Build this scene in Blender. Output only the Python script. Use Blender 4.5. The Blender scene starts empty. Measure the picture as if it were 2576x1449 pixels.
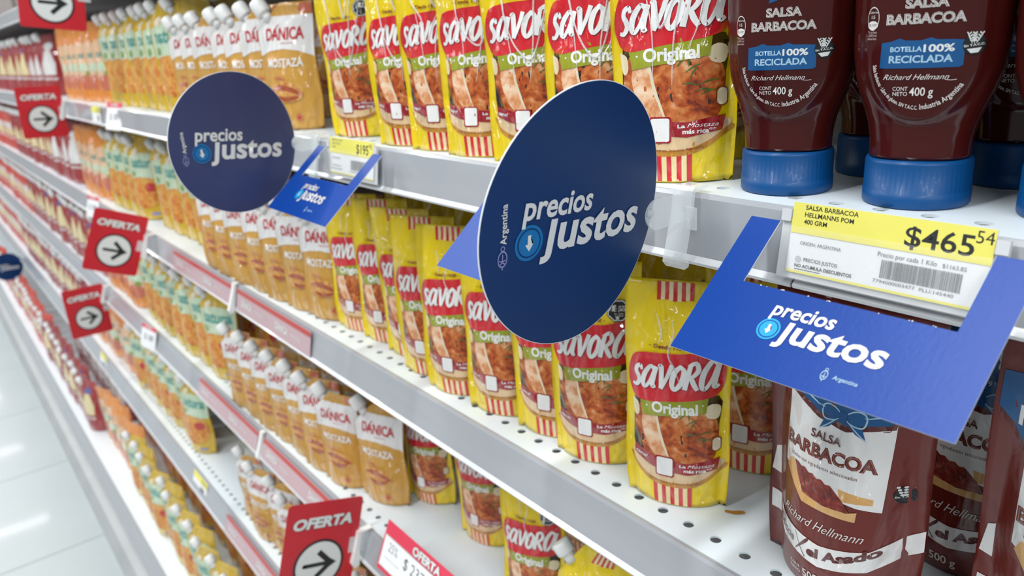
import bpy, bmesh, math, random
from mathutils import Vector, Matrix

ORD = ['first', 'second', 'third', 'fourth', 'fifth', 'sixth', 'seventh', 'eighth', 'ninth', 'tenth', 'eleventh', 'twelfth', 'thirteenth', 'fourteenth', 'fifteenth', 'sixteenth', 'seventeenth', 'eighteenth', 'nineteenth', 'twentieth']
ORD += ['twenty-' + k for k in ORD[:9]]
C = bpy.context.scene.collection
SC = bpy.context.scene
R = math.radians

# ------------------------------------------------------------------ camera
cam_d = bpy.data.cameras.new('camera')
cam = bpy.data.objects.new('camera', cam_d)
C.objects.link(cam)
AX = ((0.6202, 0.2103, -0.7557), (0.7819, -0.2430, 0.5741), (-0.0629, -0.9469, -0.3152))
m = Matrix(((AX[0][0], -AX[0][1], -AX[0][2], 0.0),
            (AX[1][0], -AX[1][1], -AX[1][2], 0.0),
            (AX[2][0], -AX[2][1], -AX[2][2], 1.38), (0, 0, 0, 1)))
cam.matrix_world = m
cam_d.sensor_width = 36.0
cam_d.lens = 1935 / 2576 * 36.0
cam_d.clip_start = 0.02
cam_d.dof.use_dof = True
cam_d.dof.focus_distance = 0.455
cam_d.dof.aperture_fstop = 9.0
SC.camera = cam

# ------------------------------------------------------------------ world, lights, exposure
w = bpy.data.worlds.new('store_ambient'); SC.world = w
w.use_nodes = True
w.node_tree.nodes['Background'].inputs[0].default_value = (0.93, 0.96, 1.0, 1)
w.node_tree.nodes['Background'].inputs[1].default_value = 0.27
SC.view_settings.view_transform = 'Standard'
SC.view_settings.look = 'None'
SC.view_settings.exposure = 0.30
SC.view_settings.gamma = 1.0
SC.view_settings.use_curve_mapping = False

LIGHTS = [(-12.6, 0.0), (-10.6, 0.0), (-8.6, 0.0), (-6.6, 0.0), (-4.6, 0.0), (-2.6, 0.0), (-0.6, 0.0), (1.4, 0.0), (3.4, 0.0)]
for i, (lx, _) in enumerate(LIGHTS):
    ld = bpy.data.lights.new('ceiling_tube', 'AREA')
    ld.shape = 'RECTANGLE'; ld.size = 0.07; ld.size_y = 2.4
    ld.energy = 41.0; ld.color = (0.96, 0.985, 1.0)
    lo = bpy.data.objects.new('ceiling_tube_light', ld)
    lo.location = (lx, -0.95, 3.12)
    C.objects.link(lo)

# ------------------------------------------------------------------ materials
def lin(h):
    h = h.lstrip('#')
    out = []
    for k in (0, 2, 4):
        c = int(h[k:k+2], 16) / 255
        out.append(c / 12.92 if c <= 0.04045 else ((c + 0.055) / 1.055) ** 2.4)
    return (*out, 1.0)

MATS = {}
def mat(name, col, rough=0.5, coat=0.0, metal=0.0, var=0.0, vscale=40.0, bump=0.0, bscale=60.0, trans=0.0, alpha=1.0, spec=0.5, stretch=None):
    if name in MATS: return MATS[name]
    ma = bpy.data.materials.new(name); ma.use_nodes = True
    nt = ma.node_tree; p = nt.nodes['Principled BSDF']
    c = lin(col)
    p.inputs['Base Color'].default_value = c
    p.inputs['Roughness'].default_value = rough
    p.inputs['Metallic'].default_value = metal
    p.inputs['Specular IOR Level'].default_value = spec
    p.inputs['Coat Weight'].default_value = coat
    p.inputs['Coat Roughness'].default_value = 0.06
    p.inputs['Transmission Weight'].default_value = trans
    p.inputs['Alpha'].default_value = alpha
    tc = nt.nodes.new('ShaderNodeTexCoord')
    mp = nt.nodes.new('ShaderNodeMapping')
    nt.links.new(tc.outputs['Object'], mp.inputs[0])
    if stretch: mp.inputs['Scale'].default_value = stretch
    nz = nt.nodes.new('ShaderNodeTexNoise'); nz.inputs['Scale'].default_value = vscale
    nz.inputs['Detail'].default_value = 4
    nt.links.new(mp.outputs[0], nz.inputs['Vector'])
    mx = nt.nodes.new('ShaderNodeMix'); mx.data_type = 'RGBA'
    v = max(var, 0.02)
    mx.inputs[6].default_value = tuple(max(0, x * (1 - v)) for x in c[:3]) + (1,)
    mx.inputs[7].default_value = tuple(min(1, x * (1 + v)) for x in c[:3]) + (1,)
    nt.links.new(nz.outputs['Fac'], mx.inputs[0])
    nt.links.new(mx.outputs[2], p.inputs['Base Color'])
    if bump > 0:
        n2 = nt.nodes.new('ShaderNodeTexNoise'); n2.inputs['Scale'].default_value = bscale
        n2.inputs['Detail'].default_value = 3; n2.inputs['Distortion'].default_value = 0.6
        nt.links.new(mp.outputs[0], n2.inputs['Vector'])
        b = nt.nodes.new('ShaderNodeBump'); b.inputs['Strength'].default_value = 1.0
        b.inputs['Distance'].default_value = bump
        nt.links.new(n2.outputs['Fac'], b.inputs['Height'])
        nt.links.new(b.outputs[0], p.inputs['Normal'])
        if coat > 0.8:      # crumpled clear outer skin of the packaging film
            n3 = nt.nodes.new('ShaderNodeTexNoise'); n3.inputs['Scale'].default_value = 21.0
            n3.inputs['Detail'].default_value = 1.2; n3.inputs['Distortion'].default_value = 1.4
            nt.links.new(mp.outputs[0], n3.inputs['Vector'])
            b3 = nt.nodes.new('ShaderNodeBump'); b3.inputs['Strength'].default_value = 1.0; b3.inputs['Distance'].default_value = 0.065
            nt.links.new(n3.outputs['Fac'], b3.inputs['Height'])
            nt.links.new(b3.outputs[0], p.inputs['Coat Normal'])
    MATS[name] = ma
    return ma

FILM = dict(rough=0.24, coat=0.9, bump=0.0110, bscale=15.0, stretch=(1.6, 1.6, 0.7))
def film(name, col, **k):
    d = dict(FILM); d.update(k); return mat(name, col, **d)

def food(name, cols, scale=55.0, rough=0.35):
    """a printed dish: a marbled photograph-like print of several browns"""
    if name in MATS: return MATS[name]
    ma = bpy.data.materials.new(name); ma.use_nodes = True
    nt = ma.node_tree; p = nt.nodes['Principled BSDF']
    tc = nt.nodes.new('ShaderNodeTexCoord')
    vo = nt.nodes.new('ShaderNodeTexVoronoi'); vo.inputs['Scale'].default_value = scale * 1.3
    nz = nt.nodes.new('ShaderNodeTexNoise'); nz.inputs['Scale'].default_value = scale * 1.5
    nz.inputs['Detail'].default_value = 6; nz.inputs['Distortion'].default_value = 1.6
    n0 = nt.nodes.new('ShaderNodeTexNoise'); n0.inputs['Scale'].default_value = scale * 4
    ad = nt.nodes.new('ShaderNodeMix'); ad.data_type = 'FLOAT'; ad.inputs[0].default_value = 0.28
    ad2 = nt.nodes.new('ShaderNodeMix'); ad2.data_type = 'FLOAT'; ad2.inputs[0].default_value = 0.25
    nt.links.new(tc.outputs['Object'], vo.inputs['Vector'])
    nt.links.new(tc.outputs['Object'], nz.inputs['Vector'])
    nt.links.new(tc.outputs['Object'], n0.inputs['Vector'])
    nt.links.new(nz.outputs['Fac'], ad.inputs[2]); nt.links.new(vo.outputs['Distance'], ad.inputs[3])
    nt.links.new(ad.outputs[0], ad2.inputs[2]); nt.links.new(n0.outputs['Fac'], ad2.inputs[3])
    rp = nt.nodes.new('ShaderNodeValToRGB')
    nt.links.new(ad2.outputs[0], rp.inputs[0])
    el = rp.color_ramp.elements
    n = len(cols)
    el[0].position = 0.30; el[0].color = lin(cols[0])
    el[1].position = 0.66; el[1].color = lin(cols[-1])
    for k in range(1, n - 1):
        e = el.new(0.30 + 0.36 * k / (n - 1)); e.color = lin(cols[k])
    nt.links.new(rp.outputs[0], p.inputs['Base Color'])
    p.inputs['Roughness'].default_value = rough
    p.inputs['Coat Weight'].default_value = 0.3
    MATS[name] = ma
    return ma

def clear(name, col, a, rough=0.12):
    """thin frosted plastic: part see-through, part milky"""
    if name in MATS: return MATS[name]
    ma = bpy.data.materials.new(name); ma.use_nodes = True
    nt = ma.node_tree; p = nt.nodes['Principled BSDF']
    p.inputs['Base Color'].default_value = lin(col)
    p.inputs['Roughness'].default_value = rough
    p.inputs['Coat Weight'].default_value = 0.5
    nz = nt.nodes.new('ShaderNodeTexNoise'); nz.inputs['Scale'].default_value = 60
    tr = nt.nodes.new('ShaderNodeBsdfTransparent')
    ms = nt.nodes.new('ShaderNodeMixShader')
    mr = nt.nodes.new('ShaderNodeMapRange')
    mr.inputs['To Min'].default_value = a - 0.04; mr.inputs['To Max'].default_value = a + 0.04
    nt.links.new(nz.outputs['Fac'], mr.inputs['Value'])
    nt.links.new(mr.outputs[0], ms.inputs[0])
    nt.links.new(tr.outputs[0], ms.inputs[1]); nt.links.new(p.outputs[0], ms.inputs[2])
    nt.links.new(ms.outputs[0], nt.nodes['Material Output'].inputs[0])
    MATS[name] = ma
    return ma

# ------------------------------------------------------------------ object helpers
def link(name, me, parent=None, smooth=False):
    o = bpy.data.objects.new(name, me); C.objects.link(o)
    if parent is not None: o.parent = parent
    if smooth:
        for p in me.polygons: p.use_smooth = True
    return o

def pydata(name, vs, fs, mats, idx=None, smooth=False):
    me = bpy.data.meshes.new(name); me.from_pydata(vs, [], fs)
    for x in (mats if isinstance(mats, (list, tuple)) else [mats]): me.materials.append(x)
    if idx:
        for p, i in zip(me.polygons, idx): p.material_index = i
    if smooth:
        for p in me.polygons: p.use_smooth = True
    me.update(); return me

def empty(name, loc=(0, 0, 0), rz=0.0):
    o = bpy.data.objects.new(name, None); C.objects.link(o)
    o.location = loc; o.rotation_euler = (0, 0, rz); o.empty_display_size = 0.02
    return o

def tag(o, label=None, cat=None, group=None, kind=None):
    if label: o['label'] = label
    if cat: o['category'] = cat
    if group: o['group'] = group
    if kind: o['kind'] = kind
    return o

def highlight_crease_material():  # milky white put into the crease colour as painted highlight streaks
    if 'painted_highlight_crease' in MATS: return MATS['painted_highlight_crease']
    ma = bpy.data.materials.new('painted_highlight_crease'); ma.use_nodes = True
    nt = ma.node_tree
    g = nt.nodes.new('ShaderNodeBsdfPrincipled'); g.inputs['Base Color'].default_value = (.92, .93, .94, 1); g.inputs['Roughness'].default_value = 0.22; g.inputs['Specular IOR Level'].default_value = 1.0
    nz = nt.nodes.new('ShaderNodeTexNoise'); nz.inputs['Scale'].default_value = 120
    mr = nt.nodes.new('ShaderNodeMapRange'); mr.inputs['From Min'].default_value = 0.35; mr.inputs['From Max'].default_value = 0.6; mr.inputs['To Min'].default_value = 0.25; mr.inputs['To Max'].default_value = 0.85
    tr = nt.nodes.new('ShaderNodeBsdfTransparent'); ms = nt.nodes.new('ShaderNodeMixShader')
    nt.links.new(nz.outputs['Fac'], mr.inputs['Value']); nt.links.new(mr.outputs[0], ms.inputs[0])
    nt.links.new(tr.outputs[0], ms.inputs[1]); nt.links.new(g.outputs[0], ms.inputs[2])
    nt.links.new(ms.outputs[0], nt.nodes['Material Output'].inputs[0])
    MATS['painted_highlight_crease'] = ma
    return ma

def highlight_creases(paths, fmap, W, H, parent):
    """raised film creases, whitened to paint highlight streaks on the pouch; each path is (u, v, half width in mm)"""
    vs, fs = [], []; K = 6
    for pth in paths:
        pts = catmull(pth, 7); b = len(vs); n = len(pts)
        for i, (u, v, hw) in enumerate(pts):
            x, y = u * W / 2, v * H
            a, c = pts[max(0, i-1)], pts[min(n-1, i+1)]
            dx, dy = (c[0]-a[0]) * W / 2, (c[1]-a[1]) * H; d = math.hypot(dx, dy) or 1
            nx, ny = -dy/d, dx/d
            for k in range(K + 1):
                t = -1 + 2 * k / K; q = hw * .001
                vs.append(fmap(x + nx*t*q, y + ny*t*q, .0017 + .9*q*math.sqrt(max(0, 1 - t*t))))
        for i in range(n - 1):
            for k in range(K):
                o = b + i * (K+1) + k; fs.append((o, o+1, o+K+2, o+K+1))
    return link('painted_film_highlights', pydata('painted_film_highlights', vs, fs, highlight_crease_material(), smooth=True), parent)

def copy_tree(o, parent=None):
    c = o.copy(); C.objects.link(c); c.parent = parent
    for ch in list(o.children): copy_tree(ch, c)
    return c

def box_bm(bm, x0, x1, y0, y1, z0, z1, mi=0):
    v = [bm.verts.new(p) for p in ((x0, y0, z0), (x1, y0, z0), (x1, y1, z0), (x0, y1, z0), (x0, y0, z1), (x1, y0, z1), (x1, y1, z1), (x0, y1, z1))]
    for f in ((3, 2, 1, 0), (4, 5, 6, 7), (0, 1, 5, 4), (1, 2, 6, 5), (2, 3, 7, 6), (3, 0, 4, 7)):
        fa = bm.faces.new([v[k] for k in f]); fa.material_index = mi

def bm_mesh(name, bm, mats, bevel=0.0, smooth=False):
    if bevel > 0:
        bmesh.ops.bevel(bm, geom=list(bm.edges), offset=bevel, segments=2, affect='EDGES', profile=0.6)
    bmesh.ops.recalc_face_normals(bm, faces=list(bm.faces))
    me = bpy.data.meshes.new(name); bm.to_mesh(me); bm.free()
    for x in (mats if isinstance(mats, (list, tuple)) else [mats]): me.materials.append(x)
    if smooth:
        for p in me.polygons: p.use_smooth = True
    return me

def prism_x(name, prof, x0, x1, mats, idx=None):
    """closed (y,z) profile swept along x"""
    n = len(prof)
    vs = [(x0, y, z) for y, z in prof] + [(x1, y, z) for y, z in prof]
    fs = [(k, (k + 1) % n, n + (k + 1) % n, n + k) for k in range(n)]
    fs += [tuple(range(n - 1, -1, -1)), tuple(range(n, 2 * n))]
    return pydata(name, vs, fs, mats, idx)

def lathe(name, prof, mats, seg=28, smooth=True, ridges=0, rz=(0, 0), ramp=0.0):
    vs, fs = [], []
    for (r, z) in prof:
        for k in range(seg):
            a = 2 * math.pi * k / seg
            rr = r
            if ridges and rz[0] <= z <= rz[1] and k % 2: rr = r - ramp
            vs.append((rr * math.cos(a), rr * math.sin(a), z))
    for i in range(len(prof) - 1):
        for k in range(seg):
            k2 = (k + 1) % seg
            fs.append((i * seg + k, i * seg + k2, (i + 1) * seg + k2, (i + 1) * seg + k))
    fs.append(tuple(range(seg - 1, -1, -1)))
    fs.append(tuple(range((len(prof) - 1) * seg, len(prof) * seg)))
    return pydata(name, vs, fs, mats, smooth=smooth)

# ------------------------------------------------------------------ flat printed artwork
_txt = {}
def text_geo(s, bold=0.0, shear=0.0):
    key = (s, bold, shear)
    if key in _txt: return _txt[key]
    cu = bpy.data.curves.new('t', 'FONT'); cu.body = s
    cu.size = 1.0; cu.offset = bold; cu.shear = shear; cu.resolution_u = 3
    cu.dimensions = '2D'; cu.fill_mode = 'BOTH'
    ob = bpy.data.objects.new('t', cu); C.objects.link(ob)
    dg = bpy.context.evaluated_depsgraph_get()
    me = bpy.data.meshes.new_from_object(ob.evaluated_get(dg))
    vs = [(v.co.x, v.co.y) for v in me.vertices]
    fs = [tuple(p.vertices) for p in me.polygons]
    bpy.data.objects.remove(ob); bpy.data.curves.remove(cu); bpy.data.meshes.remove(me)
    _txt[key] = (vs, fs)
    return _txt[key]

def bbox(vs):
    xs = [v[0] for v in vs]; ys = [v[1] for v in vs]
    return min(xs), max(xs), min(ys), max(ys)

def catmull(pts, n=6):
    out = []
    P = [pts[0]] + list(pts) + [pts[-1]]
    for i in range(1, len(P) - 2):
        for k in range(n):
            t = k / n
            out.append(tuple(0.5 * ((2 * P[i][j]) + (-P[i-1][j] + P[i+1][j]) * t + (2*P[i-1][j] - 5*P[i][j] + 4*P[i+1][j] - P[i+2][j]) * t*t
                       + (-P[i-1][j] + 3*P[i][j] - 3*P[i+1][j] + P[i+2][j]) * t**3) for j in range(len(P[0]))))
    out.append(tuple(pts[-1]))
    return out

class Art:
    def __init__(self):
        self.items = []          # (verts2d, faces, material, layer)
        self.layer = 0
    def raw(self, vs, fs, ma, layer=None, warp=None):
        if layer is None: self.layer += 1; layer = self.layer
        if warp: vs = [warp(x, y) for x, y in vs]
        self.items.append((vs, fs, ma, layer))
    def poly(self, pts, ma, layer=None, smooth=0, warp=None):
        if smooth:
            q = list(pts) + [pts[0]]
            pts = catmull(q, smooth)[:-1]
        self.raw(list(pts), [tuple(range(len(pts)))], ma, layer, warp)
    def rect(self, x0, y0, x1, y1, ma, layer=None, warp=None):
        self.poly([(x0, y0), (x1, y0), (x1, y1), (x0, y1)], ma, layer, warp=warp)
    def rrect(self, x0, y0, x1, y1, r, ma, layer=None, warp=None):
        pts = []
        for cx, cy, a0 in ((x1 - r, y1 - r, 0), (x0 + r, y1 - r, 90), (x0 + r, y0 + r, 180), (x1 - r, y0 + r, 270)):
            for k in range(6):
                a = R(a0 + 18 * k); pts.append((cx + r * math.cos(a), cy + r * math.sin(a)))
        self.poly(pts, ma, layer, warp=warp)
    def disc(self, cx, cy, rx, ry, ma, n=32, layer=None, warp=None):
        self.poly([(cx + rx * math.cos(2*math.pi*k/n), cy + ry * math.sin(2*math.pi*k/n)) for k in range(n)], ma, layer, warp=warp)
    def ring(self, cx, cy, r0, r1, ma, n=40, ry=1.0, layer=None, warp=None):
        vs = [(cx + r * math.cos(2*math.pi*k/n), cy + r * ry * math.sin(2*math.pi*k/n)) for r in (r0, r1) for k in range(n)]
        self.raw(vs, [(k, (k+1) % n, n + (k+1) % n, n + k) for k in range(n)], ma, layer, warp)
    def stroke(self, pts, wd, ma, n=6, layer=None, warp=None, smooth=True):
        """pts (x,y) or (x,y,w) - a pen stroke with width"""
        pts = [(p[0], p[1], p[2] if len(p) > 2 else wd) for p in pts]
        if smooth and len(pts) > 2: pts = catmull(pts, n)
        L, Rr = [], []
        for i, (x, y, ww) in enumerate(pts):
            a = pts[max(0, i-1)]; b = pts[min(len(pts)-1, i+1)]
            dx, dy = b[0]-a[0], b[1]-a[1]; d = math.hypot(dx, dy) or 1
            nx, ny = -dy/d*ww/2, dx/d*ww/2
            L.append((x+nx, y+ny)); Rr.append((x-nx, y-ny))
        k = len(pts)
        self.raw(L + Rr, [(i, i+1, k+i+1, k+i) for i in range(k-1)], ma, layer, warp)
    def text(self, s, x0, base, width, h, ma, bold=0.0, shear=0.0, ref='cap', rot=0.0, layer=None, warp=None):
        """left edge x0, baseline, total width, x-height or cap height"""
        vs, fs = text_geo(s, bold, shear)
        if not vs: return
        a, b, c, d = bbox(vs)
        rvs, _ = text_geo('x' if ref == 'x' else 'H', bold, 0.0)
        _, _, c1, d1 = bbox(rvs)
        sx = width / (b - a); sy = h / (d1 - c1)
        out = [((x - a) * sx, (y - c1) * sy) for x, y in vs]
        cr, sr = math.cos(rot), math.sin(rot)
        out = [(x0 + x*cr - y*sr, base + x*sr + y*cr) for x, y in out]
        self.raw(out, fs, ma, layer, warp)
    def build(self, name, fmap, step=None, eps=0.00022, parent=None, origin=(0, 0)):
        mats, bm = [], bmesh.new()
        for vs, fs, ma, layer in self.items:
            if ma not in mats: mats.append(ma)
            mi = mats.index(ma)
            bv = [bm.verts.new((x, y, layer * 0.001)) for x, y in vs]
            for f in fs:
                try:
                    fa = bm.faces.new([bv[k] for k in f]); fa.material_index = mi
                except ValueError: pass
        bmesh.ops.triangulate(bm, faces=list(bm.faces))
        if step:
            a, b, c, d = bbox([(v.co.x, v.co.y) for v in bm.verts])
            for ax, lo, hi in ((0, a, b), (1, c, d)):
                no = Vector((1, 0, 0)) if ax == 0 else Vector((0, 1, 0))
                k = math.ceil(lo / step[ax])
                while k * step[ax] < hi:
                    co = Vector((0, 0, 0)); co[ax] = k * step[ax] + 1e-6
                    bmesh.ops.bisect_plane(bm, geom=list(bm.verts) + list(bm.edges) + list(bm.faces), plane_co=co, plane_no=no, dist=1e-7)
                    k += 1
        for v in bm.verts:
            lay = v.co.z / 0.001
            v.co = Vector(fmap(v.co.x, v.co.y, 0.00025 + lay * eps))
        me = bpy.data.meshes.new(name); bm.to_mesh(me); bm.free()
        for x in mats: me.materials.append(x)
        for p in me.polygons: p.use_smooth = True
        if parent is False: return me
        return link(name, me, parent)

# ------------------------------------------------------------------ paints
M_white_metal = mat('white_painted_metal', '#e0e9ed', rough=0.35, var=0.03, vscale=8)
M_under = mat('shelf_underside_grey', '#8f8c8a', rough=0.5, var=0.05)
M_rail = mat('grey_plastic_rail', '#abaeb3', rough=0.22, coat=0.4, var=0.07, vscale=18, stretch=(0.25, 1, 3))
M_lip = mat('pale_rail_lip', '#d9dbde', rough=0.25, coat=0.4)
M_back = mat('back_panel_paint', '#8d8480', rough=0.6, var=0.05)
M_floor = mat('polished_floor_tile', '#b4bcbd', rough=0.30, coat=0.08, spec=0.35, var=0.05, vscale=5, bump=0.0004, bscale=6)
M_grout = mat('floor_grout', '#94999a', rough=0.7)
M_kick = mat('dark_kick_plate', '#5b5450', rough=0.6, var=0.25, vscale=5)
M_bumper = mat('scuffed_floor_bumper', '#a9acac', rough=0.4, var=0.15, vscale=9)
M_ceil = mat('ceiling_paint', '#dcdcd8', rough=0.9)
M_yel = film('yellow_pouch_film', '#f6d600')
M_yel2 = film('yellow_print', '#f2d200')
M_red = film('red_print', '#d6202c')
M_dred = film('dark_red_print', '#a01824')
M_cream = film('cream_print', '#f4e2a8')
M_olive = film('olive_green_print', '#9aa01e')
M_whitep = film('white_print', '#f2f2f0')
M_shadowp = film('grey_letter_edge', '#9c2330')
M_brown = film('brown_print', '#8a3a10')
M_black = mat('black_print', '#16171a', rough=0.4, coat=0.2)
M_ink = mat('ticket_ink', '#2b2b2c', rough=0.7)
M_inkgrey = mat('ticket_ink_grey', '#707376', rough=0.7)
M_board = film('wooden_board_print', '#c98a2c', var=0.25, vscale=120)
M_boardlt = film('wooden_board_top_print', '#e8c79a', var=0.12, vscale=90)
M_chick = food('roast_chicken_print', ['#3a1408', '#7c2c10', '#b4501c', '#cf7a3c', '#e6b184'], 48)
M_bone = food('pale_meat_print', ['#7e3414', '#b8602e', '#dc9460', '#efc09a', '#f4d8ba'], 42)
M_herb = film('rosemary_print', '#4d6a24')
M_garlic = film('garlic_print', '#efe0c0')
M_dark = film('dark_shadow_print', '#241410')
M_gold = film('ochre_pouch_film', '#cf9a3c', rough=0.4)
M_gold2 = film('pale_ochre_print', '#d9ab52')
M_bun = food('hot_dog_bun_print', ['#a65c2c', '#c4823e', '#dca45e', '#ebc48c'], 70)
M_saus = film('sausage_print', '#a84a20')
M_wfilm = film('white_pouch_film', '#eceae8')
M_redtx = film('brick_red_lettering', '#c22430')
M_pinkseal = film('faded_red_seal_print', '#cf7050')
M_cap = mat('white_plastic_cap', '#f1f1ef', rough=0.35, coat=0.1)
M_nat = film('golden_yellow_pouch_film', '#dab31c')
M_mint = film('mint_print', '#cfe3c4')
M_teal = film('teal_lettering', '#3f9a93')
M_teald = film('dark_teal_print', '#27715f')
M_salad = food('salad_print', ['#8e3a1c', '#c9682c', '#dc8a3e', '#e4b458', '#dca45a'], 60)
M_tom = film('tomato_print', '#c42a26')
M_orange = film('orange_pouch_film', '#ee9330')
M_peach = film('peach_print', '#f3c9a2')
M_leaf = film('green_leaf_print', '#7fa040')
M_ketch = film('ketchup_red_pouch_film', '#a52626')
M_ket2 = film('bright_red_pouch_film', '#d8402a')
M_purple = film('purple_print', '#5a5a9c')
M_butter = film('butter_print', '#eeddA8')
M_bbq = mat('brown_barbecue_sauce_plastic', '#441310', rough=0.13, coat=0.12, spec=0.4, var=0.12, vscale=20)
M_bbqf = film('maroon_pouch_film', '#6d2219', rough=0.3, coat=0.4)
M_bcap = mat('blue_plastic_cap', '#054a84', rough=0.42, coat=0.05, spec=0.35)
M_bprint = mat('blue_label_print', '#14568e', rough=0.3, coat=0.3)
M_blight = mat('light_blue_lettering', '#a8cbe0', rough=0.4)
M_wprint = mat('white_label_print', '#e6e2dd', rough=0.4)
M_wthin = mat('pinkish_small_print', '#cdb4b0', rough=0.5)
M_maroon = film('maroon_lettering', '#5e2422')
M_breadp = film('toast_print', '#dba864', var=0.15, vscale=80)
M_beef = food('barbecue_meat_print', ['#3d100c', '#6e2018', '#8c3226', '#a8594a'], 110)
M_navy = mat('navy_card_print', '#10366a', rough=0.42, spec=0.3)
M_navy2 = mat('navy_violet_card_print', '#35406e', rough=0.42, coat=0.12)
M_cardedge = mat('white_card_edge', '#e8edf2', rough=0.6)
M_blue = mat('royal_blue_card_print', '#0a419b', rough=0.36, spec=0.28, bump=0.00006, bscale=400)
M_cyan = mat('cyan_logo_print', '#14a7dc', rough=0.4)
M_cyand = mat('mid_blue_logo_print', '#0f74b4', rough=0.4)
M_logow = mat('off_white_lettering', '#e4e6e4', rough=0.45)
M_lav = mat('lavender_crest_print', '#8f92c6', rough=0.45)
M_offred = mat('red_card_print', '#cb1f2d', rough=0.4, coat=0.15)
M_tick = mat('ticket_paper', '#f0f1f3', rough=0.6)
M_tyel = mat('ticket_yellow_print', '#efe66c', rough=0.6)
M_clear = clear('frosted_clip_plastic', '#f4f9fb', 0.42)
M_flap = clear('clear_ticket_flap', '#ffffff', 0.07)
M_strip = mat('pink_shelf_strip', '#c6a7ac', rough=0.3, coat=0.3)
M_stripred = mat('red_strip_line', '#c4453f', rough=0.35, coat=0.3)
M_pinkred = mat('coral_ticket_print', '#e0425a', rough=0.5)
M_stain = mat('mustard_stain', '#b98436', rough=0.6)

# ------------------------------------------------------------------ the room
Z0, Z1, Z2, Z3, Z4, Z5 = 1.545, 1.2795, 1.02, 0.7485, 0.458, 0.150
FRONT = 0.375
XL, XR = -9.0, 0.9

bm = bmesh.new(); box_bm(bm, -14, 4, -4.0, 1.2, -0.06, -0.008)
fl = tag(link('floor', bm_mesh('floor', bm, M_grout)), kind='structure')
bm = bmesh.new(); box_bm(bm, 0.0015, 0.5985, 0.0015, 0.5985, -0.010, 0.0)
tile_me = bm_mesh('floor_tile', bm, M_floor, bevel=0.0008)
for i in range(21):
    for j in range(4):
        t = link('floor_tile', tile_me, fl); t.location = (-12.6 + i * 0.6, -1.95 + j * 0.6, 0)
bm = bmesh.new(); box_bm(bm, -14, 4, -4.0, 1.2, 3.2, 3.26)
tag(link('ceiling', bm_mesh('ceiling', bm, M_ceil)), kind='structure')
for i, (lx, _) in enumerate(LIGHTS):
    bm = bmesh.new(); box_bm(bm, lx - 0.11, lx + 0.11, -2.2, 0.3, 3.13, 3.2)
    o = link('ceiling_light_housing', bm_mesh('ceiling_light_housing', bm, M_cap))
    tag(o, 'long white ceiling light housing, %s from the far end' % ORD[i], 'light', 'ceiling light housings over the aisle')

# ------------------------------------------------------------------ gondola: frame and shelves
fr = empty('gondola_frame', (0, 0.80, 0))
tag(fr, 'grey back frame with uprights that carries all the white store shelves', 'shelving')
bm = bmesh.new(); box_bm(bm, XL, XR, 0.0, 0.02, 0.0, 2.0)
link('back_panel', bm_mesh('back_panel', bm, M_back), fr)
for xx in [-1.224 - 1.0 * k for k in range(-2, 8)]:
    bm = bmesh.new(); box_bm(bm, xx - 0.015, xx + 0.015, -0.02, -0.001, 0.0, 2.0)
    link('upright', bm_mesh('upright', bm, M_back, bevel=0.002), fr)

def hole_strip(x0, x1, y0, pitch, z, rad, offset):
    """a deck strip one pitch deep with round punched holes"""
    vs, fs = [], []
    n = int(round((x1 - x0) / pitch)); N = 24
    for k in range(n):
        cx = x0 + (k + 0.5) * pitch; cy = y0 + pitch / 2 + offset
        b = len(vs)
        for q in range(N):
            a = 2 * math.pi * q / N
            vs.append((cx + rad * math.cos(a), cy + rad * math.sin(a), z))
        for q in range(N):
            a = 2 * math.pi * q / N
            vs.append((cx + rad * math.cos(a), cy + rad * math.sin(a), z - 0.0016))
        for q in range(N):
            a = 2 * math.pi * q / N
            c, s = math.cos(a), math.sin(a); mm = max(abs(c), abs(s))
            vs.append((cx + c / mm * pitch / 2, y0 + pitch / 2 + s / mm * pitch / 2, z))
        for q in range(N):
            r = (q + 1) % N
            fs.append((b + q, b + r, b + 2*N + r, b + 2*N + q))
            fs.append((b + N + q, b + N + r, b + r, b + q))
    return vs, fs

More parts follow.
